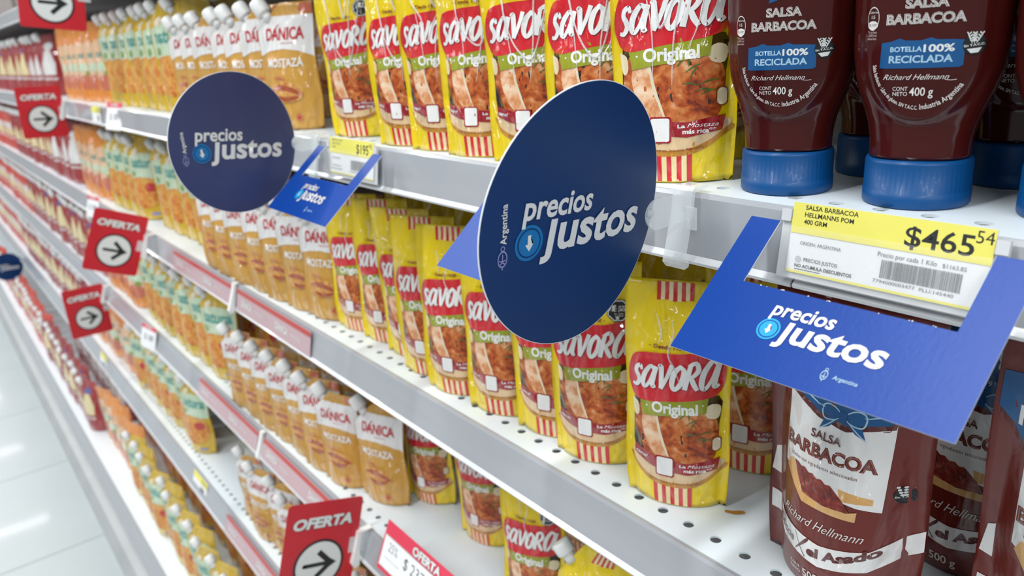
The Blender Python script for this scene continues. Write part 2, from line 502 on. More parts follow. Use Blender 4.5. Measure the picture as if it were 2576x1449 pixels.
def deck_mesh(x0, x1, y0, y1, z, holes, hx0=None, hx1=None):
    p = 0.025
    vs, fs, idx = [], [], []
    def quad(a, b, c, d, mi=0):
        k = len(vs); vs.extend((a, b, c, d)); fs.append((k, k+1, k+2, k+3)); idx.append(mi)
    ys = y0 + 0.0065
    if holes:
        n = int((hx1 - hx0) / p); hx1 = hx0 + n * p
        v, f = hole_strip(hx0, hx1, ys, p, z, 0.0042, 0.0)
        vs.extend(v); fs.extend(f); idx.extend([0] * len(f))
        quad((x0, ys, z), (hx0, ys, z), (hx0, ys + p, z), (x0, ys + p, z))
        quad((hx1, ys, z), (x1, ys, z), (x1, ys + p, z), (hx1, ys + p, z))
        quad((x0, y0, z), (x1, y0, z), (x1, ys, z), (x0, ys, z))
        quad((x0, ys + p, z), (x1, ys + p, z), (x1, y1, z), (x0, y1, z))
        # underside sheet starts behind the holes so light shows through them
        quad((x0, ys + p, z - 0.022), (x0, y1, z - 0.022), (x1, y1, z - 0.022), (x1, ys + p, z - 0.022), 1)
        quad((x0, ys + p, z), (x0, ys + p, z - 0.022), (x1, ys + p, z - 0.022), (x1, ys + p, z), 1)
    else:
        quad((x0, y0, z), (x1, y0, z), (x1, y1, z), (x0, y1, z))
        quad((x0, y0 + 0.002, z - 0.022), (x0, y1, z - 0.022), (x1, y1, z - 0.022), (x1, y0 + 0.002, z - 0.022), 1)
    quad((x0, y0, z), (x0, y0, z - 0.030), (x1, y0, z - 0.030), (x1, y0, z))
    quad((x0, y0, z - 0.030), (x0, y0 + 0.002, z - 0.030), (x1, y0 + 0.002, z - 0.030), (x1, y0, z - 0.030))
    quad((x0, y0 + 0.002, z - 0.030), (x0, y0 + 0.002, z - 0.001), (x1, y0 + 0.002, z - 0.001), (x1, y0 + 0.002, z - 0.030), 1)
    quad((x1, y0, z), (x1, y0, z - 0.022), (x1, y1, z - 0.022), (x1, y1, z))
    quad((x0, y0, z), (x0, y1, z), (x0, y1, z - 0.022), (x0, y0, z - 0.022))
    return pydata('shelf_deck', vs, fs, [M_white_metal, M_under], idx)

def shelf(z, front, label, slant, holes=None, rail=True):
    root = empty('shelf', (0, front, z)); tag(root, label, 'shelf', 'white metal store shelves')
    me = deck_mesh(XL, XR, 0.0, 0.80 - front - 0.021, 0.0, bool(holes), *(holes or (None, None)))
    link('shelf_deck', me, root)
    s = slant; h = 0.040
    segs = []
    x = XR; j = -1.224 + 2.0
    while j > XL:
        if j < XR: segs.append((j + 0.0006, x - 0.0006)); x = j
        j -= 1.0
    segs.append((XL, x))
    for a, b in segs:
        f = -0.001
        prof = [(f, 0.0), (f - 0.003, 0.0005), (f - 0.0045, -0.002), (f - 0.005 - s * 0.25, -h * 0.35), (f - 0.005 - s, -h + 0.003), (f - 0.0085 - s, -h), (f - 0.0075 - s, -h - 0.002), (f - s * 0.9, -h - 0.002), (f, -0.008)]
        idx = [0, 0, 0, 0, 1, 1, 1, 0, 0, 0, 0]
        link('ticket_rail', prism_x('ticket_rail', prof, a, b, [M_rail, M_lip], idx), root)
    return root

shelf(Z0, FRONT, 'topmost white shelf with grey underside, seen at the upper left corner', 0.004)
shelf(Z1, FRONT, 'upper white shelf carrying the sauce bottles with blue caps', 0.004, (-0.894 + 0.0125 - 0.025*20, 0.35))
shelf(Z2, FRONT, 'perforated white shelf at mid height holding the long row of yellow pouches', 0.008, (-0.3434 - 0.0125 - 0.025*44, 0.3))
shelf(Z3, FRONT, 'third white shelf down, with the red offer ticket on its rail', 0.014, (-1.5, -0.3))
shelf(Z4, 0.358, 'fourth white shelf down with bare perforated patch beside ochre pouches', 0.016, (-2.6, -0.8))

base = empty('base_shelf', (0, 0.2536, Z5)); tag(base, 'lowest white base shelf just above the floor', 'shelf')
link('shelf_deck', deck_mesh(XL, XR, 0.0, 0.52, 0.0, False), base)
for a, b in ((-9.0, -4.4955), (-4.4945, -3.4955), (-3.4945, -2.4955), (-2.4945, -1.4955), (-1.4945, 0.9)):
    link('front_rail', prism_x('front_rail', [(-0.001, 0.0), (-0.004, 0.0), (-0.024, -0.046), (-0.020, -0.050), (-0.001, -0.03)], a, b, M_rail), base)
bm = bmesh.new(); box_bm(bm, XL, XR, 0.010, 0.30, -Z5, -0.031)
link('kick_plate', bm_mesh('kick_plate', bm, M_kick), base)
link('bumper', prism_x('bumper', [(-0.026, -Z5), (-0.060, -Z5), (-0.062, -Z5 + 0.02), (-0.040, -Z5 + 0.045), (-0.010, -Z5 + 0.052), (0.008, -Z5 + 0.045), (0.008, -Z5)], XL, XR, M_bumper), base)
# mustard stain and a crumb on the middle shelf
st = Art(); st.poly([(-0.309, 0.4255), (-0.302, 0.4285), (-0.2975, 0.4345), (-0.3005, 0.4365), (-0.306, 0.431), (-0.3105, 0.428)], M_stain, smooth=4)
o = st.build('mustard_smear', lambda x, y, e: (x, y, Z2 + e)); tag(o, 'small dried mustard smear on the white shelf by the nearest yellow pouch', 'stain')

# ------------------------------------------------------------------ pouches
def make_pouch_shape(W, H, T, seed=0, cut=0.0, wr=0.0010, seam=0.86):
    rnd = random.Random(seed)
    ph = [rnd.uniform(0, 6.28) for _ in range(8)]
    def half(v):
        b = 0.955 + 0.045 * min(1, v / 0.22)
        b += 0.012 * math.sin(v * 8 + ph[0]) * (1 - v * .5)
        return W / 2 * b
    def thick(u, v):
        uu = min(1.0, abs(u) / seam)
        g = (1 - uu ** 2.3) ** 0.85 if uu < 1 else 0
        if v < 0.12: f = 0.86 + 0.14 * math.sin(v / 0.12 * 1.57)
        elif v < 0.93: f = max(0.0, 1 - ((v - 0.12) / 0.81) ** 1.7) ** 0.95
        else: f = 0
        return T / 2 * f * g
    def crease(u, v):
        a = max(0, 1 - abs(v - 0.78) / 0.25) + 0.25
        e = max(0, 1 - abs(u) ** 4)
        c = 0.0
        c += math.sin(9 * u + 5 * v + ph[1]) * 0.45
        r1 = math.sin(7.5 * u - 11 * v + ph[2]); c += (1 - abs(r1)) ** 3 * 0.9
        r2 = math.sin(8.0 * u + 10 * v + ph[3]); c += (1 - abs(r2)) ** 4 * 0.8
        r3 = math.sin(17 * v + 3 * math.sin(2.5 * u + ph[4]) + ph[5]); c += (1 - abs(r3)) ** 3 * 0.3
        return wr * a * e * c
    def f(u, v, side, off=0.0):
        hw = half(v)
        if cut and v > 0.80:
            t = (v - 0.80) / 0.20
            xl = -hw + cut * W * t; x = xl + (u + 1) / 2 * (hw - xl)
        else: x = u * hw
        th = thick(u, v)
        y = th + 0.0004 + (crease(u * side, v) * min(1, v / 0.15 + 0.2) if v < 0.97 else 0)
        z = v * H
        if v < 0.5: z += 0.0012 * math.sin(3.1 * u + ph[6]) * (1 - v * 2) * (abs(u))
        lean = 0.006 * math.sin(v * 2.2 + ph[7]) * v
        lean += max(0.0, (abs(u) - seam) / (1 - seam)) * 0.0022 * math.sin(v * 10 + ph[4] + (2 if u > 0 else 0)) * (1 - v * .4)
        return (x, -side * (max(y, 0.0003) + off) + lean, max(z, 0.0))
    return f

def pouch_body(name, f, ma, W, H, nu=26, nv=34, ma_split=None):
    vs, fs, idx = [], [], []
    for side in (1, -1):
        b = len(vs)
        for j in range(nv + 1):
            for i in range(nu + 1):
                u = -1 + 2 * i / nu
                vs.append(f(u, j / nv, side))
        for j in range(nv):
            for i in range(nu):
                a = b + j * (nu + 1) + i
                q = (a, a + 1, a + nu + 2, a + nu + 1)
                fs.append(q if side == 1 else q[::-1])
    n1 = (nu + 1) * (nv + 1)
    for j in range(nv):        # side edges
        for i in (0, nu):
            a = j * (nu + 1) + i; b2 = a + nu + 1
            q = (a, b2, b2 + n1, a + n1); fs.append(q if i else q[::-1])
    for i in range(nu):        # top seal
        a = nv * (nu + 1) + i; fs.append((a, a + 1, a + 1 + n1, a + n1))
    k0 = len(vs)
    for i in range(nu + 1):    # gusset fold
        x, y, z = f(-1 + 2 * i / nu, 0, 1); x2, y2, _ = f(-1 + 2 * i / nu, 0, -1)
        vs.append((x, (y + y2) / 2, 0.014 * (1 - abs(-1 + 2 * i / nu) ** 2) + 0.0003))
    for i in range(nu):
        fs.append((i + 1, i, k0 + i, k0 + i + 1)); fs.append((k0 + i + 1, k0 + i, n1 + i, n1 + i + 1))
    return pydata(name, vs, fs, ma, smooth=True)

def surf_map(f, W, H):
    def mp(x, y, off):
        u = max(-1, min(1, x / (W / 2))); v = max(0.0, min(1, y / H))
        return f(u, v, 1, off)
    return mp

def pen_letters(a, x0, base, wid, xh, ma, slope=0.0, lay=None, grow=0.0):
    """the brush-lettered name on the yellow pouches: s a V O R a"""
    G = {
     's': ([[(.62, .80, .10), (.50, 1.0, .16), (.26, .92, .18), (.22, .70, .2), (.42, .48, .24), (.52, .25, .22), (.34, .02, .16), (.06, .06, .10)]], .62),
     'a': ([[(.80, .88, .14), (.52, 1.02, .16), (.18, .62, .24), (.14, .18, .22), (.34, .02, .14), (.62, .32, .12), (.84, .92, .12)], [(.92, 1.02, .22), (.80, .40, .25), (.84, .08, .2), (1.04, .10, .08)]], 1.04),
     'v': ([[(.02, 1.0, .14), (.16, 1.06, .24), (.28, .5, .24), (.34, .0, .18)], [(.33, .0, .16), (.62, .5, .15), (.86, 1.14, .2)]], .80),
     'o': ([[(.56, 1.06, .14), (.24, .78, .26), (.16, .26, .24), (.40, -.02, .16), (.74, .28, .24), (.84, .80, .24), (.56, 1.06, .14), (.48, 1.0, .14)]], .92),
     'r': ([[(.22, 1.12, .18), (.12, .5, .24), (.06, -.02, .22)], [(.10, 1.06, .12), (.52, 1.22, .18), (.74, .90, .22), (.50, .62, .16), (.22, .54, .12)], [(.34, .58, .16), (.56, .25, .24), (.86, -.06, .16)]], .90),
     'b': ([[(.84, 1.16, .14), (.52, 1.28, .18), (.14, .72, .26), (.12, .16, .24), (.36, -.02, .14), (.68, .42, .12), (.90, 1.14, .12)], [(.98, 1.24, .22), (.86, .44, .26), (.92, .06, .2), (1.16, .14, .08)]], 1.1)}
    x = 0.0; seq = 'savorb'; tot = sum(G[c][1] for c in seq) + 0.05 * 5
    sc = wid / tot
    for c in seq:
        for st in G[c][0]:
            pts = []
            for (px, py, ww) in st:
                X = x + px + 0.16 * py
                pts.append((x0 + X * sc, base + py * xh + slope * X * sc, (ww + grow) * sc * 0.98))
            a.stroke(pts, 0, ma, n=5, layer=lay)
        x += G[c][1] + 0.05

def savora_art(W, H):
    a = Art(); w2 = W / 2
    sl = 0.13
    # bottom stripes
    for k in range(9):
        a.rect((-0.19 + k * 0.042) * W, 0.001, (-0.19 + (k + 1) * 0.042) * W, 0.128 * H, M_red if k % 2 == 0 else M_cream, layer=1)
    # board
    a.poly([(-0.90*w2, .205*H), (-.80*w2, .155*H), (-.45*w2, .112*H), (0, .100*H), (.45*w2, .112*H), (.78*w2, .160*H), (.86*w2, .215*H)], M_board, layer=2, smooth=4)
    a.poly([(-0.86*w2, .225*H), (-.76*w2, .172*H), (-.42*w2, .134*H), (0, .122*H), (.42*w2, .134*H), (.74*w2, .175*H), (.82*w2, .235*H)], M_boardlt, layer=3, smooth=4)
    # dish
    a.poly([(-.80*w2, .49*H), (-.82*w2, .36*H), (-.78*w2, .24*H), (-.4*w2, .20*H), (.3*w2, .20*H), (.74*w2, .25*H), (.82*w2, .40*H), (.80*w2, .53*H), (0, .50*H)], M_dark, layer=4, smooth=3)
    a.poly([(-.62*w2, .48*H), (-.78*w2, .40*H), (-.74*w2, .25*H), (-.4*w2, .20*H), (0, .195*H), (.64*w2, .225*H), (.80*w2, .30*H), (.78*w2, .42*H), (.50*w2, .46*H), (.10*w2, .49*H)], M_chick, layer=5, smooth=4)
    a.poly([(-.52*w2, .455*H), (-.64*w2, .38*H), (-.45*w2, .27*H), (-.12*w2, .22*H), (-.10*w2, .27*H), (-.28*w2, .37*H), (-.34*w2, .45*H)], M_bone, layer=6, smooth=4)
    a.stroke([(-.33*w2, .44*H, .0012), (-.26*w2, .36*H, .0022), (-.12*w2, .27*H, .0016), (-.04*w2, .225*H, .001)], 0, M_garlic, layer=7)
    a.poly([(-.82*w2, .36*H), (-.74*w2, .33*H), (-.58*w2, .25*H), (-.56*w2, .215*H), (-.66*w2, .225*H), (-.80*w2, .29*H)], M_dark, layer=7, smooth=3)
    a.poly([(-.86*w2, .475*H), (-.72*w2, .46*H), (-.70*w2, .41*H), (-.80*w2, .40*H)], M_garlic, layer=7, smooth=3)
    a.poly([(.55*w2, .475*H), (.70*w2, .495*H), (.84*w2, .48*H), (.80*w2, .43*H), (.62*w2, .435*H)], M_garlic, layer=7, smooth=3)
    for (x, y, t, L) in ((.25, .40, .5, .13), (.32, .38, 1.0, .1), (.20, .36, -.1, .12), (.45, .355, .25, .15), (.40, .335, .0, .13), (.48, .32, .3, .12), (.12, .42, .8, .08), (.30, .42, 1.6, .08)):
        dx, dy = math.cos(t) * L * W, math.sin(t) * L * W
        a.stroke([(x*w2, y*H, .0004), (x*w2 + dx/2, y*H + dy/2 + .0008, .0011), (x*w2 + dx, y*H + dy, .0004)], 0, M_herb, layer=8)
    # slogan band with blank code plate
    a.poly([(-.80*w2, 0.216*H), (-.45*w2, 0.189*H), (-.2*w2, 0.179*H), (.3*w2, 0.169*H), (.80*w2, 0.189*H), (.84*w2, 0.246*H), (.3*w2, 0.224*H), (-.2*w2, 0.230*H), (-.80*w2, 0.262*H)], M_dred, layer=9)
    a.rrect(-.33*w2, 0.150*H, .04*w2, 0.246*H, .002, M_dred, layer=10)
    a.rrect(-.30*w2, 0.156*H, .01*w2, 0.240*H, .0015, M_whitep, layer=11)
    a.text('La', .14*w2, 0.204*H, .12*w2, .0024, M_whitep, bold=.03, layer=11)
    a.text('Mostaza', .29*w2, 0.205*H, .46*w2, .0027, M_whitep, bold=.0, shear=.35, layer=11)
    a.text('m\u00e1s rica**', .22*w2, 0.182*H, .50*w2, .0021, M_whitep, bold=.03, ref='x', layer=11)
    a.text('came!', -.76*w2, 0.222*H, .26*w2, .0020, M_whitep, bold=.02, shear=.2, ref='x', rot=-.12, layer=11)
    a.text('a base de mostaza. Industria Argentina', -.55*w2, .118*H, 1.1*w2, .0012, M_brown, ref='x', layer=11, warp=lambda x, y: (x, y + 0.30 * x * x / W * 1.0))
    # calories bubble
    a.rrect(.70*w2, .275*H, .86*w2, .345*H, .003, M_brown, layer=9)
    a.rrect(.715*w2, .280*H, .845*w2, .340*H, .0026, M_garlic, layer=10)
    # variety band
    a.poly([(-.62*w2, .415*H), (.60*w2, .455*H), (.64*w2, .535*H), (-.70*w2, .505*H)], M_olive, layer=12)
    a.text('Original', -.42*w2, .440*H, .88*w2, .0060, M_whitep, bold=.035, rot=.035, ref='x', layer=13)
    a.disc(-.53*w2, .462*H, .0007, .0007, M_whitep, n=10, layer=13); a.disc(.54*w2, .490*H, .0007, .0007, M_whitep, n=10, layer=13)
    # red name panel
    a.poly([(-.86*w2, .50*H), (-.93*w2, .56*H), (-.90*w2, .635*H), (-.76*w2, .683*H), (-.3*w2, .698*H), (.2*w2, .705*H), (.58*w2, .722*H), (.80*w2, .74*H), (.90*w2, .68*H), (.90*w2, .60*H), (.80*w2, .54*H), (.50*w2, .515*H), (-.1*w2, .497*H), (-.66*w2, .478*H)], M_red, layer=13, smooth=4)
    pen_letters(a, -.86*w2 + .0007, .538*H - .0007, 1.64*w2, .0162, M_shadowp, slope=.085, lay=14, grow=.13)
    pen_letters(a, -.86*w2, .538*H, 1.64*w2, .0162, M_whitep, slope=.085, lay=19, grow=.10)
    a.text('Desde 1938', -.42*w2, .718*H, .62*w2, .0030, M_brown, bold=.03, shear=.15, layer=14)
    a.stroke([(-.52*w2, .726*H), (-.46*w2, .726*H)], .0004, M_brown, layer=14); a.stroke([(.24*w2, .726*H), (.30*w2, .726*H)], .0004, M_brown, layer=14)
    # warning octagon
    def octo(cx, cy, r, ma, lay):
        a.poly([(cx + r * math.cos(R(22.5 + 45*k)), cy + r * math.sin(R(22.5 + 45*k))) for k in range(8)], ma, layer=lay)
    octo(.55*w2, .775*H, .0098, M_black, 15); octo(.55*w2, .775*H, .0091, M_whitep, 16); octo(.55*w2, .775*H, .0082, M_black, 17)
    a.text('EXCESO EN', .55*w2 - .0052, .79*H, .0104, .0015, M_whitep, bold=.03, layer=18)
    a.text('SODIO', .55*w2 - .0052, .773*H, .0104, .0024, M_whitep, bold=.03, layer=18)
    a.text('Ministerio', .55*w2 - .0038, .758*H, .0076, .0011, M_whitep, ref='x', layer=18)
    a.text('de Salud', .55*w2 - .0036, .748*H, .0072, .0011, M_whitep, ref='x', layer=18)
    # seal stripes
    for k in range(9):
        x0 = -.20 * W + k * .038 * W
        a.rect(x0, (.915 + .004 * math.sin(k)) * H, x0 + .038 * W, .993 * H, M_red if k % 2 == 0 else M_cream, layer=2)
    return a

def danica_art(W, H, lite=False):
    a = Art(); w2 = W / 2
    a.poly([(-.98*w2, .60*H), (-.5*w2, .635*H), (0, .645*H), (.5*w2, .625*H), (.98*w2, .575*H), (.98*w2, .90*H), (-.98*w2, .90*H)], M_wfilm, layer=1)
    a.poly([(.30*w2, .93*H), (.98*w2, .90*H), (.98*w2, .99*H), (.30*w2, .99*H)], M_pinkseal, layer=2)
    up = lambda x, y: (x, y + 0.06 * (abs(x) / w2) * H * 0.0)
    a.text('D\u00c1NICA', -.66*w2, .715*H, 1.36*w2, .0145, M_redtx, bold=.028, layer=3)
    a.text('clasica', -.10*w2, .685*H, .45*w2, .0014, M_redtx, ref='x', layer=3)
    a.text('MOSTAZA', -.64*w2, .505*H, 1.28*w2, .0100, M_whitep, bold=.022, layer=4)
    a.disc(-.02*w2, .315*H, .58*w2, .075*H, M_gold2, layer=2)
    a.poly([(-.55*w2, .30*H), (-.45*w2, .37*H), (-.1*w2, .40*H), (.3*w2, .37*H), (.52*w2, .31*H), (.45*w2, .25*H), (0, .225*H), (-.42*w2, .25*H)], M_bun, layer=4, smooth=4)
    a.stroke([(-.52*w2, .335*H, .003), (-.2*w2, .345*H, .006), (.2*w2, .325*H, .006), (.5*w2, .285*H, .003)], 0, M_saus, layer=5)
    a.stroke([(-.3*w2, .275*H, .002), (0, .25*H, .006), (.42*w2, .27*H, .003)], 0, M_saus, layer=5)
    a.stroke([(-.42*w2, .42*H, .001), (-.2*w2, .425*H, .0025), (.0, .41*H, .001)], 0, M_pinkseal, layer=5)
    a.ring(.35*w2, .105*H, .0028, .0045, M_pinkseal, n=20, layer=5); a.disc(.35*w2, .105*H, .0018, .0018, M_redtx, n=12, layer=5)
    return a

def natura_art(W, H, kind=0):
    a = Art(); w2 = W / 2
    a.poly([(-.95*w2, .50*H), (.95*w2, .50*H), (.95*w2, .76*H), (.4*w2, .80*H), (-.4*w2, .80*H), (-.95*w2, .76*H)], M_mint, layer=1)
    a.rect(-.86*w2, .605*H, .86*w2, .735*H, M_teald if kind == 2 else M_mint, layer=2)
    a.text('natura', -.80*w2, .63*H, 1.6*w2, .0165, M_teal if kind != 2 else M_mint, bold=.03, ref='x', layer=3)
    a.poly([(-.80*w2, .20*H), (-.86*w2, .34*H), (-.70*w2, .49*H), (0, .52*H), (.70*w2, .48*H), (.86*w2, .34*H), (.74*w2, .20*H), (0, .15*H)], M_salad, layer=3, smooth=4)
    a.disc(.45*w2, .40*H, .0135, .0105, M_tom, layer=4)
    a.disc(-.62*w2, .56*H, .008, .007, M_leaf, n=14, layer=4)
    a.rect(.30*w2, .06*H, .66*w2, .095*H, M_lav, layer=2)
    a.disc(-.5*w2, .82*H, .010, .008, M_garlic, n=18, layer=2)
    return a

def orange_art(W, H):
    a = Art(); w2 = W / 2
    a.poly([(-.95*w2, .30*H), (.95*w2, .30*H), (.95*w2, .74*H), (0, .80*H), (-.95*w2, .74*H)], M_peach, layer=1)
    a.text('natura', -.62*w2, .565*H, 1.24*w2, .011, M_teal, bold=.02, ref='x', layer=2)
    a.rect(-.7*w2, .40*H, .7*w2, .50*H, M_mint, layer=2)
    a.disc(.2*w2, .37*H, .012, .006, M_leaf, layer=3)
    a.poly([(-.7*w2, .20*H), (-.5*w2, .33*H), (.3*w2, .34*H), (.7*w2, .22*H), (0, .16*H)], M_pinkseal, layer=3, smooth=3)
    return a

def ketchup_art(W, H, kind=0):
    a = Art(); w2 = W / 2
    a.disc(.1*w2, .80*H, .020, .012, M_purple if kind != 2 else M_wfilm, layer=1)
    a.poly([(-.5*w2, .34*H), (.55*w2, .34*H), (.6*w2, .52*H), (.35*w2, .68*H), (.2*w2, .74*H), (-.2*w2, .74*H), (-.35*w2, .68*H), (-.6*w2, .52*H)], M_butter if kind != 2 else M_wfilm, layer=2)
    a.text('ketchup', -.6*w2, .26*H, 1.2*w2, .007, M_whitep, ref='x', bold=.03, layer=3)
    if kind == 1: a.rect(-.9*w2, .50*H, .9*w2, .64*H, M_wfilm, layer=3)
    return a

def spout(parent, W, H, loc, ang, r=0.0085, h=0.016, ma=None):
    nk = lathe('spout_neck', [(r*.62, 0.0), (r*.62, .012)], M_cap, seg=16)
    n = link('spout_neck', nk, parent, True); n.location = loc; n.rotation_euler = (0, ang, 0)
    cp = lathe('spout_cap', [(r*.92, 0.0), (r, .001), (r, h*.8), (r*.9, h*.95), (r*.6, h)], ma or M_cap, seg=20, ridges=1, rz=(.0005, h*.9), ramp=.0004)
    c = link('spout_cap', cp, n, True)
    c.location = (0, 0, 0.0095)

PROTO = {}
def pouch_proto(kind, seed):
    key = (kind, seed)
    if key in PROTO: return PROTO[key]
    cfg = {
        'savora': (0.080, 0.180, 0.030, 0.0, M_yel, savora_art, 'mustard_pouch'),
        'savora_spout': (0.080, 0.180, 0.032, 0.34, M_yel, savora_art, 'mustard_pouch'),
        'danica': (0.084, 0.152, 0.029, 0.42, M_gold, danica_art, 'mustard_pouch'),
        'natura': (0.098, 0.190, 0.040, 0.36, M_nat, natura_art, 'mayonnaise_pouch'),
        'natura_dark': (0.098, 0.190, 0.040, 0.36, M_nat, lambda W, H: natura_art(W, H, 2), 'mayonnaise_pouch'),
        'orange': (0.098, 0.186, 0.036, 0.0, M_orange, orange_art, 'dressing_pouch'),
        'ketchup': (0.098, 0.186, 0.038, 0.30, M_ketch, ketchup_art, 'ketchup_pouch'),
        'ketchup_b': (0.098, 0.186, 0.038, 0.30, M_ket2, lambda W, H: ketchup_art(W, H, 1), 'ketchup_pouch'),
        'ketchup_c': (0.098, 0.186, 0.038, 0.30, M_ketch, lambda W, H: ketchup_art(W, H, 2), 'ketchup_pouch'),
    }
    W, H, T, cut, ma, art, name = cfg[kind]
    near = kind.startswith('savora')
    f = make_pouch_shape(W, H, T, seed, cut, wr=(0.0017 if seed > 4 else 0.0010) if near else 0.0008)
    root = empty(name); root['_k'] = kind
    link('pouch_body', pouch_body('pouch_body', f, ma, W, H, *((28, 36) if near else (32, 34))), root)
    art(W, H).build('front_print', surf_map(f, W, H), (W / 28, H / 36) if near else (W / 32, H / 34), eps=0.00007 if near else 0.00024, parent=root)
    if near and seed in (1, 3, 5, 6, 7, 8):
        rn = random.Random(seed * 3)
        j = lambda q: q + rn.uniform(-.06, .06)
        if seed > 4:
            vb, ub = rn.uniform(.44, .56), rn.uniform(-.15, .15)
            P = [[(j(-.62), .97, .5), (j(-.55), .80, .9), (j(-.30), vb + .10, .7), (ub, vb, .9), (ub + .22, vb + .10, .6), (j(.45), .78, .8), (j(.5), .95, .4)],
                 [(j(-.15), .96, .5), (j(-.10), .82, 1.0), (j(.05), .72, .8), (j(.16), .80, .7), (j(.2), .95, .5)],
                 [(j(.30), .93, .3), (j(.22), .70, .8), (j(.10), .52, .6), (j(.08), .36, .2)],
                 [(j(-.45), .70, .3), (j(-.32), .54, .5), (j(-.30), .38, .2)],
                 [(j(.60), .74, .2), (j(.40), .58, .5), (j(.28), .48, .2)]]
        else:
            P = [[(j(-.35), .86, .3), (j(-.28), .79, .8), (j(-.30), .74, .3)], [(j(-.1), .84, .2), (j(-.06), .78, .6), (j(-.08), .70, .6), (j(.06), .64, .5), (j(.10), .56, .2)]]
        highlight_creases(P, surf_map(f, W, H), W, H, root)  # whitish crease strips, highlights painted onto the pouch front
    if cut:
        x, y, z = f(-1, 0.90, 1)
        spout(root, W, H, (x + 0.001, 0.004, z - 0.004), R(-38), r=0.0105 if not near else 0.0095, h=0.020 if not near else 0.012)
    C_unlink(root)
    PROTO[key] = root
    return root

def C_unlink(o):
    for ch in list(o.children): C_unlink(ch)
    C.objects.unlink(o)

def place(kind, seed, x, y, z, deg, label, cat, group, tilt=0.0):
    r = copy_tree(pouch_proto(kind, seed))
    if '_k' in r: del r['_k']
    r.location = (x, y, z); r.rotation_euler = (R(tilt), 0, R(deg))
    tag(r, label, cat, group)
    return r

def row(kind, desc, shelf_name, z, pts, group, rowword='front row', deg=26, jit=3, seeds=(1, 2, 3), tilt=0.0, cat='pouch', seed=7, off=0.017, zs=1.0):
    """pts: front-bottom points, right to left"""
    rnd = random.Random(seed)
    n = len(pts)
    for k, (x, y) in enumerate(pts):
        a = deg + rnd.uniform(-jit, jit)
        lab = '%s, %s from right, %s, %s' % (desc, ORD[k], rowword, shelf_name)
        o = place(kind, seeds[k % len(seeds)], x - off * math.sin(R(a)), y + off * math.cos(R(a)), z + 0.0004, a, lab, cat, group, tilt)
        o.scale = (1, 1, zs)

def span(x0, x1, step, y, jy=0.006, seed=1):
    rnd = random.Random(seed); out = []; x = x0
    while x > x1:
        out.append((x + rnd.uniform(-.004, .004), y + rnd.uniform(-jy, jy))); x -= step
    return out

SAV = 'yellow mustard pouch with red panel'
U, Mi, T3, T4, B5 = 'upper shelf', 'middle shelf', 'third shelf', 'fourth shelf', 'base shelf'
# upper shelf
row('savora', SAV, U, Z1, [(-.331, .3860), (-.400, .3870), (-.470, .3860), (-.5386, .3840), (-.6014, .3870), (-.6662, .3870), (-.790, .3970)], 'yellow mustard pouches on the upper shelf', deg=29, jit=2, off=.015, zs=.965, seeds=(5, 6, 7, 8))
row('savora', SAV, U, Z1, span(-.36, -.80, .078, .475, seed=4), 'yellow mustard pouches on the upper shelf', 'second row', deg=27, seed=9)
DAN = 'ochre mustard pouch with red lettering'
row('danica', DAN, U, Z1, [(-.948, .3875), (-1.010, .3860), (-1.070, .3850), (-1.130, .3850), (-1.225, .389), (-1.290, .389), (-1.355, .389)], 'ochre mustard pouches on the upper shelf', deg=30)
row('danica', DAN, U, Z1, span(-.895, -1.35, .080, .478, seed=5), 'ochre mustard pouches on the upper shelf', 'second row', deg=26)
NAT = 'golden mayonnaise pouch with mint panel'
row('natura', NAT, U, Z1, span(-1.40, -1.95, .075, .405, seed=6), 'golden mayonnaise pouches on the upper shelf', deg=30)
row('natura', NAT, U, Z1, span(-1.46, -1.95, .10, .500, seed=7), 'golden mayonnaise pouches on the upper shelf', 'second row', deg=30)
ORA = 'orange dressing pouch with pale label'
row('orange', ORA, U, Z1, span(-2.05, -2.50, .085, .405, seed=8), 'orange dressing pouches on the upper shelf', deg=28)
KET = 'dark red ketchup pouch with cream label shape'
KEB = 'bright red ketchup pouch'
KEC = 'dark red ketchup pouch with white label shape'
row('ketchup_c', KEC, U, Z1, span(-2.86, -3.2, .085, .415, seed=9), 'ketchup pouches on the upper shelf', deg=30)
row('ketchup', KET, U, Z1, span(-3.30, -4.4, .100, .405, seed=10), 'ketchup pouches on the upper shelf', deg=30)
row('ketchup_b', KEB, U, Z1, span(-4.5, -6.0, .10, .40, seed=11), 'ketchup pouches on the upper shelf', deg=30)
row('ketchup', KET, 'topmost shelf', Z0, span(-5.6, -7.4, .11, .40, seed=12), 'ketchup pouches on the topmost shelf', deg=30)
# middle shelf
row('savora', SAV, Mi, Z2, [(-.3405, .4008), (-.4286, .4000), (-.4875, .4035), (-.5558, .3953), (-.6253, .3904), (-.6876, .3953), (-.748, .4080), (-.8114, .4110), (-.8754, .4053)], 'yellow mustard pouches on the middle shelf', deg=28, jit=2, seeds=(1, 4, 2, 3, 1, 4, 2, 3, 1))
row('savora', SAV, Mi, Z2, [(-.330, .4800)] + span(-.405, -.86, .074, .482, seed=14), 'yellow mustard pouches on the middle shelf', 'second row', deg=24, seeds=(2, 3, 4, 1))
row('savora', SAV, Mi, Z2, span(-.300, -.90, .082, .565, seed=15), 'yellow mustard pouches on the middle shelf', 'third row', deg=18, seeds=(3, 1, 4, 2))
row('danica', DAN, Mi, Z2, [(-.944, .3950), (-1.006, .3880), (-1.068, .3850), (-1.132, .3810), (-1.196, .3770), (-1.262, .3750), (-1.328, .3740)], 'ochre mustard pouches on the middle shelf', deg=27)
row('danica', DAN, Mi, Z2, span(-.99, -1.36, .08, .475, seed=16), 'ochre mustard pouches on the middle shelf', 'second row', deg=27)
